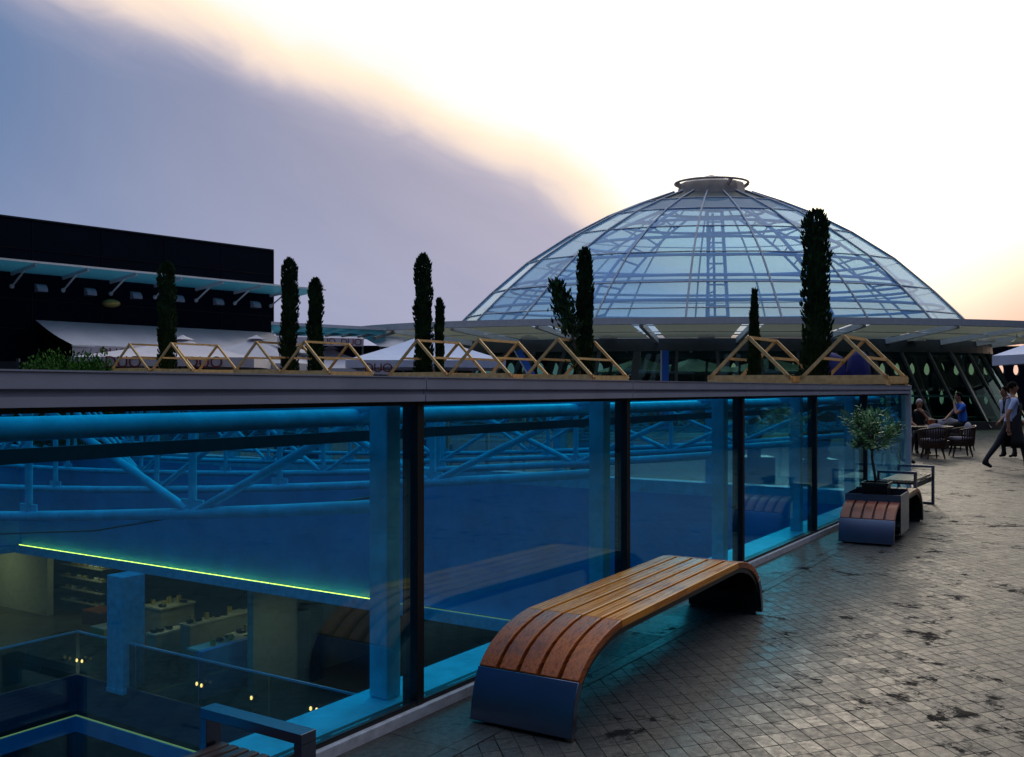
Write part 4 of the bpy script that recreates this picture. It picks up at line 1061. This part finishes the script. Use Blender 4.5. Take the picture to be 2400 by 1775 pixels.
# free standing awning with DUO valance right of the black building
fa = thing('box_awning', 'pale awning with lettered valance right of the black building', 'awning', PT(745, 914, 40).xy.to_3d() + Vector((0, 0, GZ)))
Y = 38
def A_(px, py, dy=0): return PT(px, py, Y + dy)
MB().quad(PT(636, 776, 41), PT(838, 783, 41), PT(853, 794, 38), PT(650, 789, 38)).build('fabric', M['canvas'], fa)
MB().quad(PT(650, 789, 38), PT(853, 794, 38), PT(852, 812, 38), PT(650, 809, 38)).build('valance', M['canvas'], fa)
MB().quad(PT(853, 794, 38), PT(838, 783, 41), PT(838, 800, 41), PT(852, 812, 38)).build('side_flap', M['canvas'], fa)
for px in (700, 850): MB().beam(PT(px, 1000, 38.05).xy.to_3d() + Vector((0, 0, GZ)), PT(px, 800, 38.05), .06, .06).build('leg', M['alu_dark'], fa)
lettering(fa, PT(823, 803, 37.95), 0, .38); lettering(fa, PT(763, 801.5, 37.95), 0, .36)
sa = thing('sail_awning', 'small white sloping awning between the lettered awning and the large parasol', 'awning', PT(890, 914, 40).xy.to_3d() + Vector((0, 0, GZ)))
MB().quad(PT(842, 786, 41), PT(945, 794, 41), PT(950, 813, 39), PT(890, 813, 39)).build('fabric', M['canvas'], sa)
for px in (892, 945): MB().beam(PT(px, 1000, 39).xy.to_3d() + Vector((0, 0, GZ)), PT(px, 812, 39.02), .06, .06).build('leg', M['alu_dark'], sa)
MB().beam(PT(842, 786, 41), PT(945, 794, 41), .05, .05).build('top_bar', M['white'], sa)
# dark low facade behind the awnings and green glass canopy roof
tag(MB().box((630 - 1200) / F * 44, (1110 - 1200) / F * 44, 44, 46, GZ, 3.6).build('low_dark_facade', M['darkwall']), 'low dark shop front behind the parasols, left of the dome', 'building')
gc = thing('glass_walkway_roof', 'thin green glass roof joining the black building to the dome canopy', 'canopy', PT(770, 914, 42).xy.to_3d())
MB().box8([PT(636, 782, 41.5), PT(905, 790, 42.5), PT(905, 783, 39.5), PT(636, 775, 38.5)] + [PT(636, 762, 41.5), PT(905, 772, 42.5), PT(905, 771, 39.5), PT(636, 758, 38.5)]).build('glass_roof', M['glassteal'], gc)
for k in range(7):
    px = 650 + 38 * k; MB().beam(PT(px, 784 + k * 1.5, 38.4), PT(px + 60, 768 + k * 1.2, 42), .08, .12).build('rafter', M['alu_dark'], gc)
MB().beam(PT(636, 758, 38.5), PT(905, 771.5, 39.5), .1, .12).build('edge_rail', M['alu'], gc)

# parasols with DUO
gp = 'big white parasols between the frames and the buildings'
Y = 33; parasol('market_parasol', 'large white lettered parasol at the far left behind the two leftmost timber frames', PT(428, 0, Y).x, Y, 3.32, 2.62, 2.75, M['canvas'], .32, .12, [(-1.2, -2.79, 2.50, 0, .5), (1.25, -2.79, 2.50, 0, .5)], group=gp)
Y = 38; parasol('market_parasol', 'white parasol with its peak beside the tall pair of cypresses', PT(600, 0, Y).x, Y, 3.60, 2.55, 2.9, M['canvas'], .26, -.15, [(-1.2, -2.95, 2.46, 0, .45)], group=gp)
Y = 39; parasol('market_parasol', 'white parasol behind the tall pair of cypresses, left of the blue-grey one', PT(775, 0, Y).x, Y, 3.25, 2.42, 2.3, M['canvas'], .24, .1, group=gp)
Y = 29; parasol('market_parasol', 'wide blue-grey parasol left of the dome canopy, around a tall cypress', PT(1000, 0, Y).x, Y, 3.30, 2.42, 2.2, M['canvas2'], .22, .08, [(-1.3, -2.25, 2.24, 0, .35)], group=gp)
Y = 24; parasol('market_parasol', 'grey-blue parasol cut off by the right picture edge', PT(2548, 0, Y).x, Y, 3.35, 2.48, 1.5, M['canvas2'], .26, .2, group=gp)

# hedge at the left
rnd = random.Random(5); hd = thing('hedge_bush', 'leafy green bush with light shoots in front of the awning, far left', 'bush', PT(165, 914, 26).xy.to_3d() + Vector((0, 0, GZ)))
q = MB()
for px in range(60, 245, 9):
    c = PT(px, 0, 26 + rnd.uniform(-.4, .4)); top = 1.6 + (914 - (822 + rnd.uniform(-10, 14) + (12 if px < 110 else 0))) * 26 / F
    leafcloud(q, (c.x, c.y, (top + GZ) / 2), (.28, .35, (top - GZ) / 2), 520, .11, rnd, .45, .3)
q.build('foliage', M['leaf_hedge'], hd)
MB().tube([PT(160, 914, 26).xy.to_3d() + Vector((0, 0, GZ)), PT(160, 914, 26)], .05, 8).build('stem', M['bark'], hd)
db = thing('dark_screen', 'dark low screen wall at the far left below the black building', 'screen', PT(100, 914, 28).xy.to_3d() + Vector((0, 0, GZ)))
MB().box(PT(-160, 0, 28).x, PT(232, 0, 28).x, 28, 28.2, GZ, 2.42).build('panel', M['black'], db)
for px in (-80, 40, 160): MB().box(PT(px, 0, 27.9).x - .04, PT(px, 0, 27.9).x + .04, 27.92, 27.999, GZ, 2.5).build('upright', M['steel_dark'], db)

fb = thing('mall_facade', 'long dark mall front out of view, its wing added to darken the glass reflections', 'building', (17, 5, GZ))  # stands off camera to darken the mirrored sky and the ambient light
MB().box(17, 24, -22, 24, GZ, 7.5).build('wall', mat('facade_cladding', (.015, .015, .02), .7), fb)
MB().box(16.2, 16.999, -22, 24, 4.0, 4.5).build('canopy', M['alu_dark'], fb)
for k in range(9): MB().box(16.95, 16.999, -21 + k * 5, -17 + k * 5, .1, 3.4).build('shop_window', M['steel_dark'], fb)
MB().box(22.6, 30, 24.001, 41, GZ, 7.0).build('wing_blocker', M['darkwall'], fb)  # unseen added wing, keeps bright horizon off the panes and far paving
MB().box(22.55, 22.599, 25, 40, 2.9, 3.3).build('wing_blocker_canopy', M['alu_dark'], fb)
MB().box(-30, 22, -24, -23.01, GZ, 7.5).build('wall', M['darkwall'], fb)

# ------------------------------------------------------------------ people
def skin_body(name, joints, edges, root_i, parent, mats, classify, sub=2):
    me = bpy.data.meshes.new(name); me.from_pydata([j[0] for j in joints], edges, []); me.update()
    o = bpy.data.objects.new(name, me); COL.objects.link(o)
    o.modifiers.new('skin', 'SKIN').use_smooth_shade = True
    if not me.skin_vertices: 
        bm = bmesh.new(); bm.from_mesh(me); bm.verts.layers.skin.verify(); bm.to_mesh(me); bm.free()
    for i, j in enumerate(joints):
        r_ = j[1]; me.skin_vertices[0].data[i].radius = r_ if isinstance(r_, tuple) else (r_, r_)
        me.skin_vertices[0].data[i].use_root = (i == root_i)
    s_ = o.modifiers.new('sub', 'SUBSURF'); s_.levels = s_.render_levels = sub
    dg = bpy.context.evaluated_depsgraph_get(); dg.update()
    nm = bpy.data.meshes.new_from_object(o.evaluated_get(dg)); nm.name = name
    bpy.data.objects.remove(o); nm.materials.clear()
    for m_ in mats: nm.materials.append(m_)
    for p in nm.polygons: p.material_index = classify(p.center); p.use_smooth = True
    ob = bpy.data.objects.new(name, nm); COL.objects.link(ob); ob.parent = parent
    return ob
def fingers(J, E, wrist, i_w, d, side, r=.011, curl=.4):
    """five digits from the wrist joint index; d = hand direction, side = across the palm"""
    d = d.normalized(); side = side.normalized(); nrm = d.cross(side).normalized()
    palm = wrist + d * .085; J.append((palm, (.036, .020))); ip = len(J) - 1; E.append((i_w, ip))
    for k, (o_, l) in enumerate(((-.03, .060), (-.010, .072), (.010, .068), (.030, .052))):
        a = palm + side * o_ + d * .012; b_ = a + d * l * .5 + nrm * l * .15 * curl; c = b_ + d * l * .4 + nrm * l * .5 * curl
        J.append((a, r)); J.append((b_, r * .9)); J.append((c, r * .75)); n = len(J); E.extend([(ip, n - 3), (n - 3, n - 2), (n - 2, n - 1)])
    a = wrist + d * .03 - side * .035; b_ = a + d * .045 - side * .02 + nrm * .01
    J.append((a, r * 1.2)); J.append((b_, r)); n = len(J); E.extend([(i_w, n - 2), (n - 2, n - 1)])

def head(J, E, neck_i, base, fwd):
    f = fwd.normalized(); up = Vector((0, 0, 1))
    J.append((base + up * .05 + f * .005, (.062, .066))); a = len(J) - 1; E.append((neck_i, a))
    J.append((base + up * .115 + f * .018, (.074, .092))); J.append((base + up * .185 + f * .008, (.070, .088))); J.append((base + up * .225 - f * .004, (.045, .055)))
    E += [(a, a + 1), (a + 1, a + 2), (a + 2, a + 3)]
def face(par, base, fwd, hairm, MM=None, hairlen=0, cover=1.0):
    f = fwd.normalized(); s = f.cross(Vector((0, 0, 1))).normalized(); up = Vector((0, 0, 1))
    c = base + up * .15
    q = MB(); q.add([c + f * .088 + up * .02, c + f * .093 - up * .035 + s * .016, c + f * .093 - up * .035 - s * .016, c + f * .122 - up * .028, c + f * .085 - up * .045], [(0, 1, 3), (0, 3, 2), (1, 4, 3), (2, 3, 4), (0, 2, 4, 1)])
    q.build('nose', M['skin'], par, smooth=True)
    for e in (-1, 1):
        MB().ball(c + s * e * .076 - up * .015 - f * .005, .010, .018, .030, 8, 6).build('ear', M['skin'], par, smooth=True)
        MB().ball(c + s * e * .032 + f * .082 + up * .012, .012, .012, .008, 8, 6).build('eye', M['black'], par, smooth=True)
        MB().beam(c + s * e * .015 + f * .090 + up * .034, c + s * e * .05 + f * .080 + up * .034, .008, .008).build('eyebrow', hairm, par)
    MB().beam(c - s * .026 + f * .086 - up * .070, c + s * .026 + f * .086 - up * .070, .012, .010).build('mouth', mat('lips', (.22, .07, .06), .5), par)
    q = MB(); n, m_ = 16, 8
    for i in range(m_ + 1):
        th = math.pi * .58 * i / m_
        for k in range(n):
            a = 2 * math.pi * k / n; front = max(0, math.cos(a))
            tt = th * (1 - .52 * front)
            dirv = f * math.cos(a) * math.sin(tt) * .104 + s * math.sin(a) * math.sin(tt) * .086 + up * math.cos(tt) * .112
            q.v.append(c - f * .006 + up * .008 + dirv * (1 + .03 * math.sin(k * 5 + i * 3)))
    for i in range(m_):
        for k in range(n): q.f.append((i * n + k, i * n + (k + 1) % n, (i + 1) * n + (k + 1) % n, (i + 1) * n + k))
    q.build('hair', hairm, par, smooth=True)
    if hairlen: MB().ball(c - f * .115 + up * .02, .05, .05, .05, 10, 8).build('hair_bun', hairm, par, smooth=True)

def walker(label, X, Y, hgt, heading, rear, front, shirt, lower, hairm, apron=False, bun=0, lean=.05):
    """walking person; local x = forward"""
    t = thing('person', label, 'person', (X, Y, GZ), heading)
    k = hgt / 1.78; V = lambda x, y, z: Vector((x * k, y * k, z * k))
    J = []; E = []
    def j(p, r_): J.append((p, tuple(x * k for x in r_) if isinstance(r_, tuple) else r_ * k)); return len(J) - 1
    pel = j(V(0, 0, .95), (.155, .115)); wa = j(V(.02, 0, 1.10), (.145, .105)); ch = j(V(.04, 0, 1.30), (.165, .12)); up_ = j(V(.04, 0, 1.43), (.13, .095)); nk = j(V(.05, 0, 1.52), .052)
    E += [(pel, wa), (wa, ch), (ch, up_), (up_, nk)]
    hb = V(.065, 0, 1.535); head(J, E, nk, hb, Vector((1, 0, 0)))
    for s_, (kx, kz, ax, az, tx, tz) in ((1, rear), (-1, front)):
        h_ = j(V(0, .09 * s_, .90), .095); kn = j(V(kx, .10 * s_, kz), .068); an = j(V(ax, .10 * s_, az), .045)
        hl = j(V(ax - .03, .10 * s_, max(.035, az - .07)), .040); to = j(V(tx, .11 * s_, tz), .036)
        E += [(pel, h_), (h_, kn), (kn, an), (an, hl), (an, to)]
    for s_, (ex, ez, wx, wz) in ((1, (.16, 1.13, .34, .96)), (-1, (-.12, 1.13, -.10, .87))):
        sh_ = j(V(.03, .19 * s_, 1.42), .062); el_ = j(V(ex, .24 * s_, ez), .044); wr = j(V(wx, .25 * s_, wz), .028)
        E += [(up_, sh_), (sh_, el_), (el_, wr)]
        fingers(J, E, J[wr][0], wr, (J[wr][0] - J[el_][0]), Vector((1, 0, .2)) if s_ < 0 else Vector((0, 0, 1)))
    def cl(c):
        x, y, z = c.x / k, c.y / k, c.z / k
        if z > 1.475: return 0
        if abs(y) > .195 and z < 1.24 and z > .7: return 0
        if z > 1.0: return 1
        if z < .105 or (z < .17 and abs(x) > .45): return 3
        return 2
    body = skin_body('body', J, E, pel, t, [M['skin'], shirt, lower, M['leather']], cl)
    Mr = root_matrix(t)
    def loc(q): q.v = [Mr @ v for v in q.v]; return q
    # face built in world space
    fw = Mr.to_3x3() @ Vector((1, 0, 0)); face(t, Mr @ hb, fw, hairm, hairlen=bun)
    q = MB(); q.tube([V(-.02, 0, 1.46), V(.06, 0, 1.475)], [.085 * k, .07 * k], 12, caps=False); loc(q).build('collar', shirt, t)
    if apron:
        q = MB(); n = 14; rows = []
        for z, a0, rx, ry in ((1.36, .5, .20, .14), (1.20, .9, .205, .17), (1.05, 1.75, .19, .185), (.85, 1.85, .20, .20), (.62, 1.85, .26, .21), (.46, 1.8, .33, .22)):
            rows.append([V(.03 + rx * math.cos(-a0 + 2 * a0 * i / n) * 1.0, ry * math.sin(-a0 + 2 * a0 * i / n), z) for i in range(n + 1)])
        q.add([p for r_ in rows for p in r_], [(i * (n + 1) + c, i * (n + 1) + c + 1, (i + 1) * (n + 1) + c + 1, (i + 1) * (n + 1) + c) for i in range(len(rows) - 1) for c in range(n)])
        o = loc(q).build('apron', M['black_cloth'], t, smooth=True); sm = o.modifiers.new('thick', 'SOLIDIFY'); sm.thickness = .012
        for s_ in (-1, 1):
            q = MB(); q.tube([V(.19, .09 * s_, 1.36), V(.13, .12 * s_, 1.46), V(.0, .10 * s_, 1.50), V(-.10, .06 * s_, 1.44), V(-.12, -.05 * s_, 1.15)], .014 * k, 6); loc(q).build('apron_strap', M['black_cloth'], t)
    return t
# waiter: walks to the right
Yw = 20.0; Xw = PT(2366, 0, Yw).x
walker('waiter in a pale blue shirt and long black apron striding to the right', Xw, Yw, 1.80, R(-8), (-.20, .52, -.46, .16, -.30, .045), (.22, .52, .30, .10, .46, .04), M['shirtw'], M['trouser'], M['hair'], apron=True)
Yw = 23.6; Xw = PT(2360, 0, Yw).x
walker('dark haired woman in a white top and black trousers walking behind the waiter', Xw, Yw, 1.70, R(187), (-.10, .50, -.16, .10, .02, .04), (.06, .50, .0, .09, .14, .035), M['shirtw'], M['black_cloth'], M['hair'], bun=1)

def sitter(label, X, Y, heading, shirt, lower, hairm, hand_up=True, seat=.45):
    t = thing('person', label, 'person', (X, Y, GZ), heading)
    V = lambda x, y, z: Vector((x, y, z)); J = []; E = []
    def j(p, r_): J.append((p, r_)); return len(J) - 1
    pel = j(V(0, 0, seat + .10), (.17, .13)); wa = j(V(.01, 0, seat + .28), (.165, .13)); ch = j(V(.05, 0, seat + .48), (.18, .13)); up_ = j(V(.08, 0, seat + .60), (.13, .10)); nk = j(V(.11, 0, seat + .69), .055)
    E += [(pel, wa), (wa, ch), (ch, up_), (up_, nk)]; hb = V(.13, 0, seat + .70); head(J, E, nk, hb, Vector((1, 0, 0)))
    for s_ in (1, -1):
        h_ = j(V(.06, .10 * s_, seat + .08), .10); kn = j(V(.46, .14 * s_, seat + .06), .072); an = j(V(.44, .14 * s_, .10), .047); to = j(V(.60, .15 * s_, .04), .038); E += [(pel, h_), (h_, kn), (kn, an), (an, to)]
    for s_ in (1, -1):
        sh_ = j(V(.06, .20 * s_, seat + .58), .066); up = hand_up and s_ > 0
        el_ = j(V(.26, .24 * s_, seat + .36), .048); wr = j(V(.25, .07, seat + .60) if up else V(.42, .10 * s_, seat + .24), .031); E += [(up_, sh_), (sh_, el_), (el_, wr)]
        fingers(J, E, J[wr][0], wr, J[wr][0] - J[el_][0], Vector((0, 1, .1)), curl=.9)
    def cl(c):
        if c.z > seat + .665: return 0
        if c.x > .20 and c.z > seat + .22: return 0
        if abs(c.y) > .205 and c.z < seat + .48 and c.z > seat + .2: return 0
        if c.z > seat + .17 and c.x < .25: return 1
        if c.z < .08: return 3
        return 2
    skin_body('body', J, E, pel, t, [M['skin'], shirt, lower, M['leather']], cl)
    Mr = root_matrix(t); face(t, Mr @ hb, Mr.to_3x3() @ Vector((1, 0, 0)), hairm)
    return t
def chair(label, X, Y, heading, cushion, seat=.42):
    t = thing('lounge_chair', label, 'chair', (X, Y, GZ), heading, 'slatted dark wood chairs on the terrace'); Mr = root_matrix(t)
    def fin(q, nm, m_, **k): q.v = [Mr @ v for v in q.v]; return q.build(nm, m_, t, **k)
    q = MB(); q.lathe([(.30, seat - .16), (.31, seat - .04), (.29, seat - .03)], 20, (0, 0, 0)); fin(q, 'seat_ring', M['darkwood'])
    fin(MB().lathe([(.02, seat - .03), (.27, seat - .03), (.29, seat + .02), (.27, seat + .06), (.02, seat + .07)], 20), 'seat_cushion', M['cushion'], smooth=True)
    pts = [(-.34 * math.cos(a), .34 * math.sin(a), seat + .34 - .10 * abs(a) / 1.9) for a in [(-1.9 + 3.8 * i / 22) for i in range(23)]]
    fin(MB().tube(pts, .022, 8), 'back_rail', M['darkwood'], smooth=True)
    for i in range(1, 22):
        p = pts[i]; fin(MB().beam((p[0] * .9, p[1] * .9, seat - .10), (p[0], p[1], p[2]), .028, .010, (p[0], p[1], 0)), 'back_slat', M['darkwood'])
    for a in (.7, 2.4, 3.9, 5.6): fin(MB().tube([(.22 * math.cos(a), .22 * math.sin(a), seat - .14), (.30 * math.cos(a), .30 * math.sin(a), 0)], [.03, .017], 8), 'leg', M['darkwood'])
    if cushion:
        q = MB().ball((-.17, 0, seat + .24), .08, .24, .19, 14, 10); fin(q, 'back_cushion', M['cushion'], smooth=True)
    return t
def table(label, X, Y, r, h=.74):
    t = thing('round_table', label, 'table', (X, Y, GZ)); c = Vector((X, Y, GZ))
    MB().lathe([(.02, h - .035), (r, h - .035), (r, h), (.02, h)], 28, c).build('table_top', M['darkwood'], t)
    MB().tube([c + Vector((0, 0, .03)), c + Vector((0, 0, h - .035))], .05, 10).build('pedestal', M['darkwood'], t)
    MB().lathe([(.3, 0), (.28, .03), (.05, .05)], 20, c).build('foot', M['darkwood'], t)
    return t
def pxy(px, Y): return PT(px, 0, Y).x
TX, TY = pxy(2172, 24.4), 24.4
table('round dark wooden cafe table before the grey haired man', TX, TY, .62)
sitter('grey haired man in a dark top seated at the round table, hand at his mouth', pxy(2152, 25.3), 25.3, R(-100), M['black_cloth'], M['trouser'], M['greyhair'])
sitter('dark haired man in a bright blue shirt seated by the leaning mullions, hand at chin', pxy(2258, 26.6), 26.6, R(172), M['shirtb'], M['black_cloth'], M['hair'], seat=.62)
chair('round-backed slatted chair with its back to the camera, at the round table', pxy(2186, 23.3), 23.3, R(-100 + 180 + 8), True)
chair('slatted armchair with a pale upright cushion, right of the round table', pxy(2252, 24.2), 24.2, R(170), True)
chair('slatted chair under the grey haired man behind the round table', pxy(2150, 25.5), 25.5, R(-100), False)
st = thing('bar_stool', 'tall dark stool under the man in the blue shirt', 'stool', (pxy(2260, 26.6), 26.6, GZ))
c = Vector((pxy(2260, 26.6), 26.6, GZ)); MB().lathe([(.02, .55), (.24, .56), (.25, .60), (.02, .61)], 18, c).build('seat', M['leather'], st)
for a in (.8, 2.4, 3.9, 5.5): MB().tube([c + Vector((.16 * math.cos(a), .16 * math.sin(a), .56)), c + Vector((.26 * math.cos(a), .26 * math.sin(a), 0))], .018, 8).build('leg', M['darkwood'], st)
# items on the table
def tt_(dx, dy): return Vector((TX + dx, TY + dy, GZ + .741))
m_ = thing('menu_box', 'small orange box standing on the round table', 'box', tt_(.05, -.1))
MB().box(TX - .01, TX + .13, TY - .16, TY - .08, GZ + .741, GZ + .90).build('box_body', M['orange'], m_)
MB().box(TX + .005, TX + .115, TY - .145, TY - .095, GZ + .901, GZ + .93).build('cards', M['paper'], m_)
m_ = thing('drinking_glass', 'dark drinking glass right of the orange box on the round table', 'glass', tt_(.22, -.05))
MB().lathe([(.03, 0), (.038, .16), (.034, .16), (.028, .01)], 12, tt_(.22, -.05)).build('glass_cup', M['black'], m_)
m_ = thing('saucer', 'small white saucer at the right edge of the round table', 'saucer', tt_(.42, -.1))
MB().lathe([(.02, 0), (.07, .015), (.075, .02), (.02, .008)], 16, tt_(.42, -.1)).build('dish', M['paper'], m_)
# low sofa with two cushions behind the table
Y = 27.6; sf = thing('terrace_sofa', 'low dark sofa behind the round table', 'sofa', (pxy(2218, Y), Y, GZ))
x0, x1 = pxy(2180, Y), pxy(2256, Y)
MB().box(x0, x1, Y - .35, Y + .35, GZ + .08, GZ + .42).build('seat', M['leather'], sf, bevel=.04)
MB().box(x0, x1, Y + .25, Y + .40, GZ + .425, GZ + .80).build('backrest', M['leather'], sf, bevel=.04)
for k, (px, ry) in enumerate(((2206, .25), (2237, -.35))):
    c = Vector((pxy(px, Y - .1), Y - .12, GZ + .62))
    cu = thing('throw_cushion', ['slouching grey cushion on the left of the dark sofa', 'tilted grey cushion on the right of the dark sofa'][k], 'cushion', c)
    q = MB(); n = 8
    vs = []
    for i in range(n + 1):
        for jj in range(n + 1):
            a, b_ = i / n * 2 - 1, jj / n * 2 - 1; th_ = .09 * (1 - a * a) ** .5 * (1 - b_ * b_) ** .5
            xx, zz = a * .26 * (1 + .06 * b_ * b_), b_ * .19 * (1 + .06 * a * a)
            vs.append((xx * math.cos(ry) - zz * math.sin(ry), th_, xx * math.sin(ry) + zz * math.cos(ry)))
    F_ = [(i * (n + 1) + jj, i * (n + 1) + jj + 1, (i + 1) * (n + 1) + jj + 1, (i + 1) * (n + 1) + jj) for i in range(n) for jj in range(n)]
    q.add([c + Vector(v) for v in vs], F_); q.add([c + Vector((v[0], -v[1], v[2])) for v in vs], F_); q.build('cover', M['cushion'], cu, smooth=True)
    MB().tube([c + Vector(vs[i]) for i in (0, 8)], .008, 5).build('piping', M['cushion'], cu)
# person seen through the end glass
sitter('dark haired seated person seen through the far end of the glass enclosure', pxy(2078, 21.5), 21.5, R(10), M['shirtw'], M['trouser'], M['hair'])
chair('slatted chair under the person seen through the glass', pxy(2076, 21.5), 21.5, R(10), False)
print('objects', len(bpy.data.objects))
